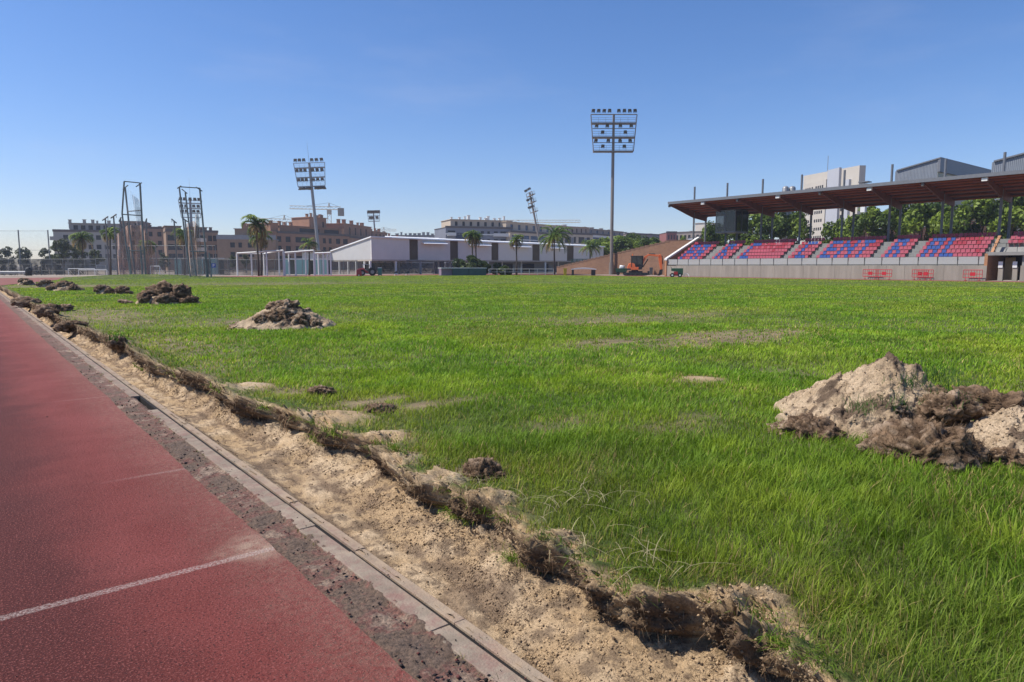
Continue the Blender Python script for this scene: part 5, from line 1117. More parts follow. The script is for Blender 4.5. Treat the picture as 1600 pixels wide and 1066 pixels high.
# ---- white portal frames (sun shelters)
def shelter(label, pxs, ytop0, ytop1, d, dback, back):
    r = wroot('shelter_frame', B(pxs[0], d), label, 'shelter frame', 'white portal frames by the glass pavilion'); n = len(pxs); tops = []
    for row, (dd, cols) in enumerate(((d, pxs), (d+dback, back))):
        top = []
        for i, px in enumerate(cols):
            t = (px-cols[0])/max(1, cols[-1]-cols[0]); z = ZH(lerp(ytop0, ytop1, t), d)*(1 if not row else 1.0); p = B(px, dd); mb = MB(); mb.box(p.x-.1, p.x+.1, p.y-.1, p.y+.1, 0, z-.2); wpart(mb, 'post', mt_white, r); top.append(p+UP*(z-.1))
        for a, b_ in zip(top[:-1], top[1:]):
            mb = MB(); mb.tube(a, b_, .13, n=4); wpart(mb, 'beam', mt_white, r)
        tops.append(top)
    for a, b_ in ((tops[0][0], tops[1][0]), (tops[0][-1], tops[1][-1])):
        mb = MB(); mb.tube(a, b_, .12, n=4); wpart(mb, 'beam', mt_white, r)
shelter('leftmost white portal frame, beside the tallest palm', (371, 393.5, 417, 443.5), 395, 390.5, 113, 4, (413, 436.5))
shelter('middle white portal frame with slightly tilted beams', (445, 462, 491), 394, 390.5, 113, 4, (452, 478))
shelter('rightmost white portal frame touching the white hall', (492, 505.5, 517), 395, 394, 116, 3, (498, 512))
# glass pavilion, two stretches
m_teal = mat_glass('teal_glass', (.27, .47, .44), .15)
def pavilion(label, a, b_, ytop, d, n):
    r = wroot('glass_pavilion', B(a, d), label, 'pavilion', 'teal glass pavilions'); A_, B_ = B(a, d), B(b_, d); z = ZH(ytop, d)
    for k in range(n):
        p, q = A_.lerp(B_, k/n), A_.lerp(B_, (k+1)/n); u = (q-p)*.03; mb = MB()
        if k % 3 != 1: mb.add([p+u, q-u, q-u+UP*(z-.25), p+u+UP*(z-.25), p+u+FW*.05, q-u+FW*.05, q-u+FW*.05+UP*(z-.25), p+u+FW*.05+UP*(z-.25)], [(0, 1, 2, 3), (7, 6, 5, 4), (0, 4, 5, 1), (3, 2, 6, 7), (0, 3, 7, 4), (1, 5, 6, 2)]); wpart(mb, 'glass_panel', m_teal, r)
        mb = MB(); mb.tube(p, p+UP*(z-.1), .06, n=4); wpart(mb, 'mullion', mt_steel, r)
    mb = MB(); w = FW*3
    for e0, e1 in ((z-.2, z),): mb.add([A_+UP*e0, B_+UP*e0, B_+w+UP*e0, A_+w+UP*e0, A_+UP*e1, B_+UP*e1, B_+w+UP*e1, A_+w+UP*e1], [(0, 3, 2, 1), (4, 5, 6, 7), (0, 1, 5, 4), (1, 2, 6, 5), (2, 3, 7, 6), (3, 0, 4, 7)])
    wpart(mb, 'roof', mt_white, r)
    mb = MB(); o3 = FW*2.6; mb.add([A_+o3, B_+o3, B_+o3+UP*(z-.3), A_+o3+UP*(z-.3)], [(0, 1, 2, 3)]); wpart(mb, 'back_wall', mat('pavilion_back', (.13, .15, .145), .8), r)
pavilion('teal glass pavilion behind the right throwing cage', 273, 341, 403, 128, 6)
pavilion('teal glass pavilion behind the white portal frames', 443, 512, 404, 127, 7)
# parking sign
d = 112; r = wroot('parking_sign', B(334, d), 'blue square parking sign with a white P', 'sign'); rz = face(B(334, d)); r.rotation_euler.z = rz
mb = MB(); mb.tube((0, .06, 0), (0, .06, 2.1), .04, n=6); mb.build('post', mt_steel, r); z = ZH(415, d); mb = MB(); mb.box(-.32, .32, -.02, .02, z-.34, z+.34); bd = mb.build('sign_board', mat('sign_blue', (.02, .09, .36), .4), r)
mb = MB(); mb.box(-.14, -.05, -.035, -.021, z-.22, z+.22); mb.box(-.05, .13, -.035, -.021, z+.14, z+.22); mb.box(-.05, .13, -.035, -.021, z-.03, z+.05); mb.box(.05, .13, -.035, -.021, z+.05, z+.14); mb.build('letter', mt_white, bd)
# ================================================================== floodlight masts
def mast(label, px, d, ytop, yplats, wt, wb, lamps, pole_r, m, lean=0.0, tilt=0.0, yaw=0.0, antenna=0, lampsize=.42, pxb=None):
    """a floodlight mast; heights from picture rows, lean = sideways, tilt = towards the pitch"""
    p = B(px, d); r = wroot('floodlight_mast', p, label, 'floodlight mast', 'floodlight masts around the ground'); s = d/F
    k = 1/math.cos(lean); zt = ZH(ytop, d)*k; zp = [ZH(y, d)*k for y in yplats]; zb = min(zp)
    r.rotation_euler = (tilt, lean, face(p)+yaw); r.rotation_mode = 'XYZ'
    # euler XYZ applies the lean in the mast's own frame before turning it to the pitch
    mb = MB(); mb.tube((0, .25, 0), (0, .25, zb), pole_r, pole_r*.8, 10); mb.tube((0, .25, zb), (0, .25, zt), pole_r*.8, pole_r*.7, 10); mb.tube((0, .25, 0), (0, .25, 2.2), pole_r*1.45, pole_r*1.4, 10); mb.build('pole', m, r)
    def hw(z): return lerp(wb, wt, (z-zb)/(zt-zb))*s/2
    fr = MB(); rr = .09
    for sx in (-1, 1): fr.tube((sx*hw(zb), 0, zb), (sx*hw(zt), 0, zt), rr, n=5)
    fr.tube((-hw(zt), 0, zt), (hw(zt), 0, zt), rr, n=5)
    for z in zp: fr.tube((-hw(z), 0, z+1.5), (hw(z), 0, z+1.5), rr*.7, n=4) if z+1.5 < zt-.3 else None
    fr.build('frame', m, r)
    for z in zp:
        w = hw(z); q = MB(); q.box(-w, w, -.1, 1.0, z-.12, z+.12); q.build('platform', m, r)
        q = MB()
        for h in (.45, .8, 1.15): q.tube((-w, .9, z+h), (w, .9, z+h), .022, n=4)
        for u in np.linspace(-1, 1, 7): q.tube((w*u, .9, z+.1), (w*u, .9, z+1.15), .022, n=4)
        q.build('guard_rail', m, r)
    q = MB(); q.box(-.02, .02, .55+pole_r, .6+pole_r, 2.5, zb)
    for z in np.arange(3, zb, .9): q.box(-.2, .2, .55+pole_r, .6+pole_r, z, z+.04)
    for sx in (-.2, .2): q.box(sx-.02, sx+.02, .54+pole_r, .61+pole_r, 2.5, zb)
    q.build('ladder', m, r)
    L = MB(); a = lampsize; L.prism([(-.30*a, -.5*a), (.42*a, -.62*a), (.5*a, .5*a), (-.30*a, .72*a)], 'X', -.62*a, .62*a); L.box(-.75*a, -.62*a, -.06, .06, -.75*a, .1*a); L.box(.62*a, .75*a, -.06, .06, -.75*a, .1*a); L.box(-.75*a, .75*a, -.08, .08, -.85*a, -.75*a)
    me = L.mesh('lamp', mt_lamp)
    if antenna: q = MB(); q.tube((0, .25, zt), (0, .25, zt+antenna), .05, .02, 5); q.build('antenna', mt_steel, r)
    rs = random.Random(int(px))
    for (u, y, yw, tl) in lamps:
        z = ZH(y, d)*k; link('lamp', me, r, (u*hw(min(z, zt)), -.28, z), (R(tl+rs.uniform(-6, 6)), 0, R(yw+rs.uniform(-8, 8))))
    return r
row = lambda us, y, yw=0, tl=18: [(u, y, yw*(-1 if False else 1)+(-30*u), tl) for u in us]
mast('tallest floodlight mast with an upright brown pole left of the stand', 955.5, 125, 179, (192.5, 214.5, 236.5), 70, 61, row((-.9, -.67, -.43, -.2, .2, .44, .67, .9), 173.5)+row((-.78, -.3, .29, .78), 197)+row((-.52, .53), 207)+row((-.85, -.26, .3, .78), 220, 0, 30)+row((-.53, .52), 229), .30, mt_polebrown, yaw=R(8))
L6 = (-.86, -.6, -.33, .18, .48, .8)
mast('leaning floodlight mast with a long antenna above the tower cranes', 501, 190, 255, (262.5, 277.5, 291.5), 46, 40, row(L6, 250.5)+row(L6, 266.5)+row(L6, 281.5)+row((-.85, -.6, -.35, -.14, .3, .5, .72, .93), 295, 0, 60), .48, mt_steel, lean=R(-4.2), tilt=R(0), antenna=5.5, lampsize=.6)
mast('floodlight mast seen through the right throwing cage', 302.5, 250, 313, (317.5, 325.5, 333.5, 340), 33, 27, row((-.8, -.45, .0, .4, .75), 311)+row((-.8, -.4, .3, .7), 322)+row((-.8, -.4, .3, .7), 330), .55, mt_steel, antenna=8, lampsize=.75, lean=R(0))
mast('smallest and farthest floodlight mast above the white hall', 589.5, 330, 333, (337.5, 346), 18, 17, row((-.8, -.5, -.2, .25, .55, .85), 331)+row((-.6, -.3, .55), 340.5), .45, mt_steel, lean=R(-2.6), lampsize=1.0)
mast('strongly leaning floodlight mast seen edge on behind the hall', 851, 235, 299, (304, 315, 330), 46, 40, row(L6, 294)+row(L6, 309)+row(L6, 321), .42, mt_polebrown, tilt=R(12), lean=R(0), yaw=R(-78), lampsize=.5)

# ================================================================== tower cranes
mt_crane = mat('crane_paint', (.50, .44, .34), .6, var=.1)
def crane(label, px, d, yapex, yjib, pxl, pxr, left=True):
    p = B(px, d); s = d/F; r = wroot('tower_crane', p, label, 'tower crane', 'tower cranes on the skyline'); r.rotation_euler.z = face(p); za, zj = ZH(yapex, d), ZH(yjib, d); w = .9; m = MB()
    for sx in (-w, w):
        for sy in (-w, w): m.tube((sx, sy, 0), (sx, sy, zj), .16, n=4)
    for i, z in enumerate(np.arange(0, zj-2, 2.2)): m.tube((-w*(-1)**i, -w, z), (w*(-1)**i, -w, z+2.2), .09, n=4); m.tube((-w, -w*(-1)**i, z), (-w, w*(-1)**i, z+2.2), .09, n=4)
    m.build('tower', mt_crane, r); m = MB(); x0, x1 = (pxl-px)*s, (pxr-px)*s
    for y, z in ((-.7, zj), (.7, zj), (0, zj+1.5)): m.tube((x0, y, z), (x1, y, z), .14, n=4)
    x = x0; i = 0
    while x < x1-1: m.tube((x, -.7, zj), (x+1, 0, zj+1.5), .08, n=3); m.tube((x+1, 0, zj+1.5), (x+2, -.7, zj), .08, n=3); x += 2
    m.build('jib', mt_crane, r); m = MB(); m.tube((-.5, 0, zj+1), (0, 0, za), .2, n=4); m.tube((.5, 0, zj+1), (0, 0, za), .2, n=4); m.build('apex', mt_crane, r)
    m = MB(); far, near_ = (x0, x1) if left else (x1, x0); m.tube((0, 0, za), (far*.6, 0, zj+1.5), .06, n=3); m.tube((0, 0, za), (near_*.85, 0, zj+1.5), .06, n=3); m.build('stay_cable', mt_dark, r)
    m = MB(); m.box(near_-1.6, near_+1.6, -1, 1, zj-3.2, zj+.8); m.build('counterweight', mt_conc, r); m = MB(); m.box(-1.2, 1.2, -2.2, -.95, zj-2.6, zj-.2); m.build('cab', mt_crane, r)
    t = far*.5; m = MB(); m.tube((t, 0, zj), (t, 0, zj-5), .05, n=3); m.box(t-.5, t+.5, -.4, .4, zj-6, zj-5); m.build('hook', mt_dark, r)
crane('tower crane left of the leaning floodlight mast', 447, 350, 336, 347, 407, 463)
crane('tallest tower crane, right behind the leaning floodlight mast', 517, 360, 317, 327.5, 459, 534.5)
crane('tower crane with a long jib behind the beige block', 809.5, 420, 344, 348, 790, 905, False)
crane('far tower crane barely above the brick roofs', 601, 560, 355, 361, 590, 620, False)

# ================================================================== throwing cages
mt_cage = mat('cage_post_green_grey', (.19, .20, .19), .6, .2, var=.25)
m_onet = mat_net('orange_net', (.62, .42, .31), .5, 1.2); m_wnet = mat_net('pale_net', (.5, .5, .52), .45, 1.0)
def cage(label, tall, bars, low, short, nets, d):
    r = wroot('throwing_cage', B(tall[0][0][0][0], d), label, 'throwing cage', 'net cages for hammer and discus')
    def pt(q, dd): return P(q[0], q[1], dd) if q[1] < 430 else B(q[0], dd, .1)
    for pts, dd, rad in tall:
        mb = MB(); mb.path([pt(q, dd) for q in pts], [rad]*len(pts), 7); wpart(mb, 'tall_post', mt_cage, r)
    for a, b_, da, db in bars: mb = MB(); mb.tube(pt(a, da), pt(b_, db), .07, n=6); wpart(mb, 'cross_bar', mt_cage, r)
    for (t, b_, dd, dx, dy) in low:
        top = pt(t, dd); mb = MB(); mb.tube(pt(b_, dd), top, .10, n=6); p = wpart(mb, 'low_post', mt_cage, r)
        e = RT*(dx*dd/F)+UP*(dy*dd/F); mb = MB(); mb.tube(top-e, top+e, .09, n=5); mb.tube(top+e*.9, top+e*.9-UP*.45, .03, n=4); mb.build('net_arm', mt_cage, p)
    for (a, b_, dd) in short: mb = MB(); mb.tube(pt(b_, dd), pt(a, dd), .12, n=6); wpart(mb, 'short_post', mt_cage, r)
    for (poly, dd, m) in nets:
        n = 14; A0, A1, B1, B0 = poly; V = []; 
        for i in range(n+1):
            for j in range(n+1):
                u, v = i/n, j/n; x = lerp(lerp(A0[0], A1[0], u), lerp(B0[0], B1[0], u), v); y = lerp(lerp(A0[1], A1[1], u), lerp(B0[1], B1[1], u), v)
                q = P(x, y, dd+.35*math.sin(u*17+v*3)+.2*math.sin(u*41)); q.z = max(q.z, .1); V.append(q)
        mb = MB(); mb.add(V, [(i*(n+1)+j, (i+1)*(n+1)+j, (i+1)*(n+1)+j+1, i*(n+1)+j+1) for i in range(n) for j in range(n)]); wpart(mb, 'net', m, r, smooth=True)
D = 87
cage('tall throwing cage on the left with a torn pale net at the top', [([(204, 436), (197, 385), (190.7, 334), (194, 283.5)], D, .10), ([(210.6, 436), (203, 365), (195.5, 294)], D+3, .11), ([(227.4, 434), (222, 350), (218.6, 286)], D+1, .12)],
     [((194, 283.5), (219, 286), D, D+1), ((190.7, 335), (220, 337), D, D+1), ((200, 330.5), (219, 329), D+3, D+1), ((200.5, 392), (224, 392), D, D+1), ((192, 296), (200, 289.5), D+3, D+3), ((212.5, 292), (221.5, 285.5), D+1, D+1)],
     [((164.4, 341.5), (170.7, 435), D+6, 4.6, 3), ((177.4, 338), (183.8, 434), D+3, 4.6, 3), ((187.5, 343), (193, 434), D+8, 1.8, 3.2), ((228, 345), (233, 434), D+8, 1.6, 3.4)],
     [((201, 385.6), (204.5, 436), D-.4), ((219.4, 385), (222, 436), D+.6)],
     [([(181, 368), (199, 352), (204, 434), (185, 434)], D+4, m_onet), ([(199, 352), (222, 352), (227, 434), (204, 434)], D+5, m_onet), ([(222, 356), (237, 376), (242, 434), (227, 434)], D+6, m_onet), ([(199, 294), (217, 310), (220, 355), (196, 352)], D+2, mat_net('faint_net', (.6, .6, .62), .07)), ([(206, 304), (217.5, 312), (221, 352), (214, 352)], D+1.6, m_wnet)], D)
cage('throwing cage on the right with a narrow orange net column', [([(297, 434), (288, 362), (280, 292)], D, .10), ([(306, 434), (297, 365), (289.5, 301)], D+3, .10), ([(324.6, 432.6), (318, 360), (312, 294)], D+1, .11)],
     [((280, 292), (312, 294), D, D+1), ((296, 393), (321, 393), D, D+1), ((277, 294.5), (283, 290.5), D, D), ((284, 295.5), (292.5, 302.5), D+3, D+3), ((306.5, 292.5), (316, 299), D+1, D+1), ((279.5, 316), (284, 316), D, D)],
     [((272, 345.5), (277, 434), D+7, -3.8, 3.2), ((289, 343.5), (297, 434), D+5, -4.2, 3.2)],
     [((326.5, 395), (329.5, 432), D+.8), ((320, 396), (322.5, 432), D+.9)],
     [([(291, 350), (303, 345), (309, 434), (298, 434)], D+4, m_onet), ([(303, 345), (312, 355), (317, 434), (309, 434)], D+4.5, m_onet), ([(305, 335), (311, 335), (313, 372), (303, 372)], D+5, mat_net('whitish_net', (.75, .74, .72), .7))], D)

# ================================================================== fences, nets and goals on the left
mt_pole = mat('fence_pole', (.20, .21, .21), .6, .2, var=.15)
def line(name, label, cat, pxs, d, y, rails, m, rad=.05, net=None, yn=None, group=None, mr=None):
    r = wroot(name, B(pxs[0], d), label, cat, group); z = ZH(y, d)
    for px in pxs: p = B(px, d); mb = MB(); mb.tube(p, p+UP*z, rad, n=6); wpart(mb, 'post', m, r)
    A_, B_ = B(pxs[0], d), B(pxs[-1], d); mb = MB()
    for yr_ in rails: zz = ZH(yr_, d); mb.tube(A_+UP*zz, B_+UP*zz, mr or rad*.6, n=4)
    if rails: wpart(mb, 'rail', m, r)
    if net: z0, z1 = (0 if yn is None else ZH(yn, d)), z; mb = MB(); mb.quad(A_+UP*z0, B_+UP*z0, B_+UP*z1, A_+UP*z1); wpart(mb, 'netting', net, r)
    return r
line('ball_stop_net', 'very tall ball stop net on two bare poles at the left edge', 'ball net', (-40, 33, 79), 125, 359.5, (361, 391), mt_pole, .11, mat_net('fine_ball_net', (.3, .32, .34), .05), 405, mr=.025)
line('windbreak_fence', 'dark mesh windbreak fence in front of the cypresses', 'fence', [-190+17*k for k in range(21)], 124, 405, (405, 413), mt_pole, .05, mat_net('windbreak_mesh', (.085, .085, .075), .74, .6), None)
line('low_rail_fence', 'low dark railing along the left end of the track', 'railing', [-205+12.2*k for k in range(29)], 116, 422.5, (423, 428), mt_dark, .04)
line('mesh_fence', 'thin mesh fence behind both throwing cages', 'fence', [150+19*k for k in range(12)], 122, 403, (404, 430), mt_pole, .05, mat_net('thin_mesh', (.16, .15, .13), .38, .6), None)
line('net_fence', 'high net fence with a pale top cable crossing behind the cages', 'ball net', [167, 205, 245, 292, 338], 121, 383.5, (384,), mt_pole, .06, mat_net('sparse_net', (.35, .33, .31), .10), None, mr=.04)
line('mesh_fence', 'mesh fence with dark screens behind the tallest palm', 'fence', [342+14.5*k for k in range(8)], 118.5, 406, (406, 421), mt_pole, .05, mat_net('car_park_mesh', (.12, .115, .10), .55, .5), None)
line('mesh_fence', 'long grey mesh fence running under the white hall', 'fence', [517+20*k for k in range(13)], 130.5, 407, (407, 419), mt_pole, .05, mat_net('hall_fence_mesh', (.14, .15, .14), .45, .5), None)
line('post_and_rail_fence', 'white post and rail fence right of the green box', 'railing', [764+12.6*k for k in range(9)], 116, 420, (420.5, 425), mat('dull_white_rail', (.5, .5, .48), .6), .045)
def goal(label, a, b_, y, d, cat='goal'):
    r = wroot('goal', B(a, d), label, cat, 'white goal frames on the left'); z = ZH(y, d)
    for px in (a, b_): p = B(px, d); mb = MB(); mb.tube(p, p+UP*z, .06, n=6); wpart(mb, 'post', mt_white, r); mb = MB(); mb.tube(p+UP*z, p+FW*1.4, .035, n=5); wpart(mb, 'stay', mt_white, r)
    mb = MB(); mb.tube(B(a, d)+UP*z, B(b_, d)+UP*z, .06, n=6); wpart(mb, 'crossbar', mt_white, r)
    mb = MB(); mb.quad(B(a, d)+UP*z, B(b_, d)+UP*z, B(b_, d)+FW*1.4+UP*.02, B(a, d)+FW*1.4+UP*.02); wpart(mb, 'net', mat_net('goal_net', (.6, .6, .6), .10), r)
goal('wide white goal left of the leftmost palm trunk', 106.5, 148, 420, 121); goal('lower white goal overlapping the wide one', 122.5, 166.5, 421.8, 118); goal('white goal between the two throwing cages', 235, 249.5, 416, 120)
d = 123; r = wroot('basketball_backboard', B(158, d), 'white basketball backboard behind the goals', 'backboard'); r.rotation_euler.z = face(B(158, d)); za, zb = ZH(420, d), ZH(414, d); mb = MB(); mb.box(-.75, .75, -.03, .03, za, zb); mb.build('board', mt_white, r); mb = MB(); mb.box(-.65, .65, -.04, -.031, za+.08, zb-.08); mb.build('board_panel', mat('board_grey', (.35, .37, .38), .5), r); mb = MB(); mb.tube((-.6, .1, 0), (-.6, .05, zb), .06, n=6); mb.tube((.6, .1, 0), (.6, .05, zb), .06, n=6); mb.build('post', mt_steel, r)
# white bench rail at far left, dark barrel bin
d = 115; r = wroot('bench', B(18, d), 'long low white bench at the left edge before the cypresses', 'bench'); a, b_ = B(-12, d), B(39.5, d); mb = MB(); mb.tube(a+UP*.62, b_+UP*.62, .07, n=4); mb.tube(a+UP*.4, b_+UP*.4, .05, n=4); wpart(mb, 'seat', mt_white, r); mb = MB()
for t in (.05, .35, .65, .95): p = a.lerp(b_, t); mb.tube(p, p+UP*.6, .05, n=5)
wpart(mb, 'legs', mt_steel, r)
d = 112; r = wroot('rubbish_bin', B(44.5, d), 'big dark domed bin right of the white bench', 'bin'); mb = MB(); mb.path([(0, 0, 0), (0, 0, 1.0), (0, 0, 1.25), (0, 0, 1.4)], [.48, .5, .4, .1], 12); mb.build('bin_body', mat('dark_bin', (.02, .022, .025), .6), r, smooth=True); mb = MB(); mb.box(-.2, .2, -.52, -.44, .8, 1.0); mb.build('flap', mt_dark, r)

# ================================================================== machines and small things by the far edge
m_or = mat('excavator_orange', (.85, .19, .055), .4, var=.12, spec=.5); m_ex = mat('excavator_black', (.03, .03, .032), .6, var=.3); m_gl = mat_glass('cab_glass', (.02, .03, .035), .05)
d = 112; p = B(1000, d); s = d/F; ex = empty('excavator', p, face(p)+R(0), 'orange mini excavator with its arm bent down to the ground', 'excavator')
X = lambda px: (px-1000)*s
Z = lambda py: ZH(py, d)
mb = MB()
for sy in (-.95, .5):
    mb = MB(); poly = [(X(974), .28), (X(976), .06), (X(981), 0), (X(1006), 0), (X(1011), .06), (X(1012.5), .3), (X(1010), .5), (X(978), .5)]; mb.prism(poly, 'Y', sy, sy+.45); tr = mb.build('track', m_ex, ex, bevel=.03)
    for k in range(5): q = MB(); x = lerp(X(979), X(1008), k/4); q.tube((x, sy-.03, .25), (x, sy+.48, .25), .17, n=10); q.build('roller', mt_dark, tr)
mb = MB(); mb.box(X(983), X(1004), -.5, .5, .5, .75); mb.tube((X(992), 0, .7), (X(992), 0, .92), .55, n=14); mb.build('undercarriage', m_ex, ex)
mb = MB(); mb.prism([(X(980), .95), (X(981), 1.55), (X(983), 2.0), (X(988), 2.1), (X(992), 1.9), (X(993), 1.45), (X(998), 1.4), (X(998), .95)], 'Y', -.85, .85); mb.build('body', m_or, ex, bevel=.06)
mb = MB(); mb.box(X(979.4), X(986), -.87, .87, .92, 1.2); mb.build('counterweight', mt_dark, ex, bevel=.05)
zc0, zc1 = Z(413.5), Z(401.2); cb = MB()
for x, y in ((X(987), -.8), (X(1003), -.8), (X(986.6), .25), (X(1004), .25), (X(994.5), -.8)): cb.box(x-.06, x+.06, y-.06, y+.06, zc0-.4, zc1)
cb.box(X(985.8), X(1004.6), -.88, .32, zc1, zc1+.14); cb.prism([(X(992), 1.0), (X(990), zc0), (X(1004), zc0), (X(1003), 1.0)], 'Y', -.82, .28); c_ = cb.build('cab', m_ex, ex)
mb = MB(); mb.box(X(987.2), X(994.2), -.82, -.80, zc0, zc1); mb.box(X(995), X(1002.8), -.82, -.80, zc0-.3, zc1); mb.box(X(1003.4), X(1003.6), -.75, .2, zc0, zc1); mb.build('window', m_gl, c_)
mb = MB(); mb.box(X(988), X(991), -.4, -.1, zc0-.2, zc0+.9); mb.build('seat', mt_black, c_); mb = MB(); mb.tube((X(988.3), 0, zc1+.14), (X(988.3), 0, zc1+.45), .09, n=8); mb.build('beacon', m_or, c_)
bo = MB(); bp = [(X(1000), 1.15), (X(1004), 1.75), (X(1008.5), Z(404)), (X(1013), Z(399.5)), (X(1029), Z(401.5)), (X(1029.5), Z(398.6)), (X(1012), Z(397.2)), (X(1006.5), Z(401)), (X(1001), 2.0), (X(998.5), 1.35)]
bo.prism(bp, 'Y', .22, .52); bo.build('boom', m_or, ex, bevel=.03)
bo = MB(); bo.prism([(X(1028), Z(398.2)), (X(1031), Z(397.3)), (X(1033), Z(402)), (X(1034), Z(421)), (X(1031), Z(422)), (X(1027.6), Z(404))], 'Y', .25, .49); bo.build('stick', m_or, ex, bevel=.03)
bo = MB(); bo.prism([(X(1030), Z(421.5)), (X(1034.5), Z(421)), (X(1034.2), .25), (X(1030), .02), (X(1026.5), .03), (X(1028.5), .35), (X(1030), .9)], 'Y', -.05, .8); bo.build('bucket', m_ex, ex)
bo = MB(); bo.tube((X(1004), .37, 1.35), (X(1012), .37, Z(405)), .09, n=7); bo.tube((X(1013), .37, Z(396.8)), (X(1023), .37, Z(397.0)), .09, n=7); bo.tube((X(1033), .37, Z(400)), (X(1034.5), .37, Z(413)), .08, n=7); bo.build('hydraulic_ram', mt_dark, ex)
bo = MB(); bo.box(X(1011.5), X(1014.5), -1.0, 1.0, .1, .75); bo.box(X(1005), X(1011.5), -.3, .3, .25, .45); bo.build('dozer_blade', m_ex, ex)

m_rd = mat('loader_red', (.40, .02, .025), .4, var=.12, spec=.5)
d = 112; p = B(574, d); s = d/F; tl = empty('forklift', p, face(p), 'red rough terrain forklift with a black mast', 'forklift'); X = lambda px: (px-574)*s
mb = MB(); mb.prism([(X(559.5), .45), (X(559.5), Z(421.5)), (X(563), Z(419.5)), (X(569), Z(419)), (X(571), Z(422)), (X(577), Z(426)), (X(577), .45)], 'Y', -.75, .75); mb.build('body', m_rd, tl, bevel=.06)
for x, rr in ((566.5, .48), (581.5, .62)):
    for sy in (-1.0, .7):
        q = MB(); q.tube((X(x), sy, rr), (X(x), sy+.32, rr), rr, n=18); w_ = q.build('wheel', mt_black, tl); q = MB(); q.tube((X(x), sy-.02, rr), (X(x), sy+.34, rr), rr*.5, n=12); q.build('rim', mt_steel, w_)
mb = MB(); mb.prism([(X(576), .55), (X(583), .55), (X(583), 1.2), (X(579), 1.35), (X(576), 1.1)], 'Y', -.7, .7); mb.build('chassis', m_ex, tl)
cb = MB()
for a, b_ in (((X(568.5), Z(419)), (X(567.5), Z(413.6))), ((X(578), 1.2), (X(577), Z(413.6)))):
    for sy in (-.6, .6): cb.tube((a[0], sy, a[1]), (b_[0], sy, b_[1]), .05, n=6)
cb.box(X(567), X(571.5), -.68, .68, Z(413.8), Z(413.8)+.1); cb.box(X(571.5), X(577.5), -.65, .65, Z(413.8)+.02, Z(413.8)+.07); cb.build('overhead_guard', mt_white, tl)
mb = MB(); mb.box(X(570), X(572), -.3, .3, 1.1, 1.9); mb.box(X(570), X(574), -.3, .3, 1.0, 1.15); mb.build('seat', mt_black, tl)
mb = MB()
for sy in (-.5, .38): mb.box(X(581), X(582.6), sy, sy+.12, .3, Z(411.5)); mb.box(X(583.5), X(584.8), sy+.02, sy+.1, .3, Z(412.5))
mb.box(X(581), X(584.8), -.5, .5, Z(411.8), Z(411.4)); mb.box(X(582.7), X(583.4), -.45, .45, 1.0, 1.2); mb.build('mast', m_ex, tl)
mb = MB(); mb.box(X(585), X(586), -.6, .6, .35, 1.3); mb.box(X(586), X(591), -.45, -.3, .3, .38); mb.box(X(586), X(591), .3, .45, .3, .38); mb.build('fork', m_ex, tl)
d = 106; p = B(561, d); r = empty('counterweight_block', p, face(p), 'small red block with a handle standing before the forklift', 'weight block'); mb = MB(); mb.prism([(-.45, 0), (.35, 0), (.42, .55), (.1, 1.15), (-.4, .95)], 'Y', -.4, .4); mb.build('block', m_rd, r, bevel=.04); mb = MB(); mb.box(-.12, .02, -.43, -.40, .05, .25); mb.build('marker', mt_white, r)
# green and purple storage box
d = 112; p = B(707, d); s = d/F; r = empty('storage_box', p, face(p)+R(12), 'low dark green equipment box with a purple end and pale lid', 'storage box'); L_ = 54*s; h = ZH(418.6, d)
mb = MB(); mb.box(0, L_*.48, 0, 2.6, 0, h-.1); mb.box(L_*.49, L_, 0, 2.6, 0, h-.1); mb.build('box_panel', mat('teal_green_panel', (.055, .10, .095), .7, var=.2, scale=1), r)
mb = MB(); mb.box(-17*s, -.01, .35, 2.4, 0, h-.12); mb.build('end_panel', mat('dusty_purple', (.24, .17, .22), .8), r); mb = MB(); mb.box(-17*s-.1, L_+.1, -.15, 2.75, h-.095, h); mb.build('lid', mt_white, r)
# white slab cover on blocks
d = 116; p = B(912, d); s = d/F; r = empty('mat_cover', p, face(p), 'long white arched cover lying by the brick ramp', 'mat cover'); z0 = ZH(421.3, d); mb = MB(); n = 12; w_ = 19.5*s
top = [(lerp(-w_, w_, i/n), z0+.12+.22*math.sin(math.pi*i/n)) for i in range(n+1)]; mb.prism(top+[(x, z-.16-.1*math.sin(math.pi*i/n)) for i, (x, z) in reversed(list(enumerate(top)))], 'Y', -1.2, 1.2); mb.build('cover', mt_white, r, smooth=False)
for x, nm in ((w_-.5, 1), (-w_+.3, .5)): mb = MB(); mb.box(x-.35*nm, x+.35*nm, -.8, .8, 0, z0-.05); mb.build('support', mt_dark, r)
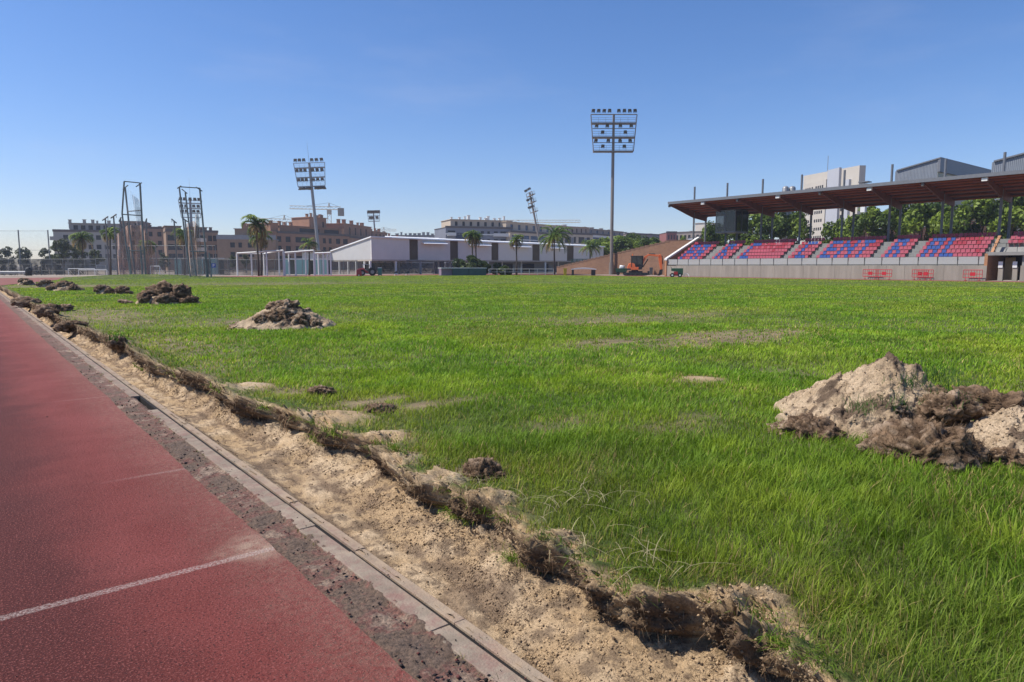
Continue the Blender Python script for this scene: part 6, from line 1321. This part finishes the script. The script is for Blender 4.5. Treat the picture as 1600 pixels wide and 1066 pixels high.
# bins and barrows
def bin_(label, px, d, ytop, wpx, m, lidm, name='rubbish_bin'):
    p = B(px, d); s = d/F; r = empty(name, p, face(p), label, 'bin'); h = ZH(ytop, d); w_ = wpx*s/2; mb = MB()
    vs = [(-w_*.82, -w_*.8, .08), (w_*.82, -w_*.8, .08), (w_*.82, w_*.8, .08), (-w_*.82, w_*.8, .08), (-w_, -w_, h-.12), (w_, -w_, h-.12), (w_, w_, h-.12), (-w_, w_, h-.12)]; mb.add(vs, [(3, 2, 1, 0), (4, 5, 6, 7), (0, 1, 5, 4), (1, 2, 6, 5), (2, 3, 7, 6), (3, 0, 4, 7)]); mb.build('bin_body', m, r, bevel=.03)
    mb = MB(); mb.prism([(-w_*1.1, h-.115), (w_*1.08, h-.115), (w_*.9, h), (-w_, h-.02)], 'Y', -w_*1.08, w_*1.08); mb.build('lid', lidm, r)
    for sx in (-1, 1): q = MB(); q.tube((sx*w_*.8-.05, w_*.85, .12), (sx*w_*.8+.05, w_*.85, .12), .12, n=10); q.build('wheel', mt_black, r)
m_yel = mat('yellow_plastic', (.62, .42, .03), .5); m_gbn = mat('grey_bin_plastic', (.11, .12, .13), .5)
bin_('yellow bin at the low end of the brick ramp', 883, 114, 419, 5.4, m_yel, m_yel); bin_('dark grey wheelie bin between the excavator arm and cab', 1017.5, 118, 418, 5.2, m_gbn, m_gbn)
m_tl = mat('teal_plastic', (.035, .17, .15), .5); bin_('teal wheeled bin right of the forklift', 593.5, 112, 418, 6.2, m_tl, mt_white)
d = 117; p = B(972, d); s = d/F; r = empty('dumper_skip', p, face(p), 'green tipping skip behind the excavator', 'skip'); m_gn = mat('skip_green', (.03, .09, .05), .5, var=.2); h = ZH(419.3, d)
mb = MB(); mb.prism([(-12*s, h), (-8*s, .45), (6*s, .4), (9*s, h), (8.4*s, h), (5.6*s, .55), (-7.6*s, .58), (-11.2*s, h)], 'Y', -.9, .9); mb.box(-9.5*s, 7*s, -.92, -.86, .5, h-.02); mb.box(-9.5*s, 7*s, .86, .92, .5, h-.02); mb.build('skip_body', m_gn, r)
for x in (-6, 4): q = MB(); q.tube((x*s, -1, .3), (x*s, -.75, .3), .3, n=12); q.build('wheel', mt_black, r)
mb = MB(); mb.path([(-3*s, 0, h-.2), (-1*s, 0, h+.25), (1.5*s, 0, h+.2), (2.5*s, 0, h-.2)], [.2, .4, .4, .2], 8); mb.build('load_sack', mt_white, r, smooth=True)
d = 96; p = B(1057, d); s = d/F; r = empty('ground_machine', p, face(p), 'green sweeper with a red frame standing before the stand wall', 'machine'); h = ZH(419.3, d); mb = MB(); mb.box(-1*s, 10*s, -.5, .5, .35, h); mb.prism([(-8*s, .9), (-8*s, 1.25), (-1*s, h), (-1*s, .8)], 'Y', -.4, .4); mb.build('hopper', m_gn, r, bevel=.04)
mb = MB(); mb.box(-10*s, 3*s, -.45, .45, .22, .42); mb.box(-4*s, 2*s, -.52, -.45, .4, .8); mb.build('frame', m_rd, r)
for x in (-6, 5.5):
    for sy in (-.6, .45): q = MB(); q.tube((x*s, sy, .3), (x*s, sy+.16, .3), .3, n=14); w_ = q.build('wheel', mt_black, r); q = MB(); q.tube((x*s, sy-.01, .3), (x*s, sy+.17, .3), .13, n=10); q.build('hub', mt_white, w_)
mb = MB(); mb.tube((-7*s, -.2, 1.2), (-9*s, -.2, h+.25), .03, n=5); mb.tube((-7*s, .2, 1.2), (-9*s, .2, h+.25), .03, n=5); mb.tube((-9*s, -.2, h+.25), (-9*s, .2, h+.25), .03, n=5); mb.build('handle', mt_dark, r)
# small hoop hurdle lying by the wall, two trestles left
d = 96; p = B(1073, d); s = d/F; r = empty('bent_hoop', p, face(p), 'pale bent hoop lying right of the green sweeper', 'hoop'); mb = MB(); mb.path([(-4*s, 0, .05), (-3*s, .1, .45), (0, .2, .55), (3*s, .1, .4), (4*s, 0, .05)], .035, 6); mb.build('hoop', mt_white, r); mb = MB(); mb.box(-4.6*s, -3.4*s, -.2, .2, 0, .05); mb.build('foot', mt_white, r)
for px, lab in ((618.5, 'dark low trestle left of the pair near the hall'), (636.5, 'dark low trestle right of the pair near the hall')):
    d = 113; p = B(px, d); s = d/F; r = empty('trestle', p, face(p), lab, 'trestle', 'low dark trestles by the hall'); mb = MB(); mb.prism([(-3.2*s, .35), (3*s, .45), (2*s, .75), (-2*s, .6)], 'Y', -.3, .3); mb.build('top', mt_dark, r)
    for x in (-2.4, 2.4):
        q = MB(); q.tube((x*s, -.3, 0), (x*s*.8, 0, .4), .04, n=5); q.tube((x*s, .3, 0), (x*s*.8, 0, .4), .04, n=5); q.build('leg', mt_white, r)
# red crowd barriers against the stand wall
m_br = mat('barrier_red', (.45, .02, .03), .45)
def barrier(label, px0, px1, off=0.0):
    X_ = XW-.55-off; y0, y1 = YX(px0, X_), YX(px1, X_); r = wroot('crowd_barrier', (X_, (y0+y1)/2, 0), label, 'barrier', 'red barriers leaning on the stand wall'); mb = MB()
    zl_, zh_ = .32, 1.15
    for z in (zl_, .72, zh_): mb.tube((X_, y0, z), (X_, y1, z), .035, n=6)
    n = 7
    for k in range(n+1): y = lerp(y0, y1, k/n); mb.tube((X_, y, zl_), (X_, y, zh_), .03 if k in (0, n) else .022, n=6)
    wpart(mb, 'frame', m_br, r)
    mb = MB(); mb.box(X_-.03, X_+.03, lerp(y0, y1, .36)-.001, lerp(y0, y1, .64), .52, .90) if y1 > y0 else mb.box(X_-.03, X_+.03, lerp(y0, y1, .64), lerp(y0, y1, .36), .52, .90); wpart(mb, 'sign_plate', m_br, r)
    for t in (.15, .85): y = lerp(y0, y1, t); mb = MB(); mb.box(X_-.3, X_+.3, y-.03, y+.03, 0, .05); mb.tube((X_, y, .05), (X_, y, zl_), .03, n=6); wpart(mb, 'foot', m_br, r)
barrier('leftmost red barrier, half of an overlapping pair', 1350, 1373); barrier('second red barrier, right half of the left pair', 1371, 1395, .2); barrier('red barrier at the back of the middle pair', 1427, 1452); barrier('red barrier at the front of the middle pair', 1436, 1460, .25); barrier('lone red barrier nearest the tunnel', 1507, 1537)
# ================================================================== camera, sun, sky
cd = bpy.data.cameras.new('camera'); cam = bpy.data.objects.new('camera', cd); C.objects.link(cam)
cd.sensor_width = 36; cd.lens = 24; cd.clip_end = 6000; cd.clip_start = .05
cam.location = (0, 0, H); cam.rotation_euler = (math.pi/2-PITCH, 0, -YAW); S.camera = cam
SUN = Vector((-.48, .37, .80)).normalized()          # towards the sun
sl = bpy.data.lights.new('sun', 'SUN'); sl.energy = 5.0; sl.angle = R(.5); sl.color = (1, .945, .86)
so = bpy.data.objects.new('sun', sl); C.objects.link(so); so.rotation_euler = SUN.to_track_quat('Z', 'Y').to_euler(); so.location = (0, 0, 60)
w = bpy.data.worlds.new('World'); S.world = w; w.use_nodes = True; nt = w.node_tree
bg = nt.nodes['Background']; sky = nt.nodes.new('ShaderNodeTexSky'); sky.sky_type = 'NISHITA'; sky.sun_disc = False
sky.sun_elevation = math.asin(SUN.z); sky.sun_rotation = math.atan2(SUN.x, SUN.y)
sky.air_density = 1.0; sky.dust_density = .35; sky.ozone_density = 4.0; sky.altitude = 50
hs = nt.nodes.new('ShaderNodeHueSaturation'); hs.inputs['Saturation'].default_value = 1.2; nt.links.new(sky.outputs[0], hs.inputs['Color'])
tn = nt.nodes.new('ShaderNodeVectorMath'); tn.operation = 'MULTIPLY'; tn.inputs[1].default_value = (1.0, .95, 1.09); nt.links.new(hs.outputs[0], tn.inputs[0])
tc = nt.nodes.new('ShaderNodeTexCoord'); mp = nt.nodes.new('ShaderNodeMapping'); mp.inputs['Scale'].default_value = (1.6, 1.6, 7); nt.links.new(tc.outputs['Generated'], mp.inputs[0])
cn = nt.nodes.new('ShaderNodeTexNoise'); cn.inputs['Scale'].default_value = 1.7; cn.inputs['Detail'].default_value = 7; cn.inputs['Roughness'].default_value = .6; nt.links.new(mp.outputs[0], cn.inputs['Vector'])
cr = nt.nodes.new('ShaderNodeMapRange'); cr.interpolation_type = 'SMOOTHSTEP'; cr.inputs[1].default_value = .48; cr.inputs[2].default_value = .78; cr.inputs[4].default_value = .09; nt.links.new(cn.outputs['Fac'], cr.inputs[0])
cm = nt.nodes.new('ShaderNodeMix'); cm.data_type = 'RGBA'; nt.links.new(cr.outputs[0], cm.inputs[0]); nt.links.new(tn.outputs[0], cm.inputs[6]); cm.inputs[7].default_value = (6.2, 6.0, 6.6, 1)   # thin high cirrus
nt.links.new(cm.outputs[2], bg.inputs['Color']); bg.inputs['Strength'].default_value = .115
# summer haze: one even box of air round the whole ground
hb = MB(); hb.box(-330, 760, -60, 760, -1.5, 75)
m, nt2, b2 = _new('summer_haze'); nt2.nodes.remove(b2); pv = nt2.nodes.new('ShaderNodeVolumePrincipled'); pv.inputs['Color'].default_value = (.80, .86, 1, 1); pv.inputs['Density'].default_value = .0003; pv.inputs['Anisotropy'].default_value = .2
nt2.links.new(pv.outputs[0], nt2.nodes['Material Output'].inputs['Volume']); ho = hb.build('haze', m); ho['kind'] = 'stuff'; ho['label'] = 'thin pale summer haze over the sports ground'
S.view_settings.view_transform = 'Standard'; S.view_settings.look = 'None'; S.view_settings.exposure = 0.22; S.view_settings.gamma = 1
S.cycles.max_bounces = 8; S.cycles.transparent_max_bounces = 24; S.cycles.diffuse_bounces = 3
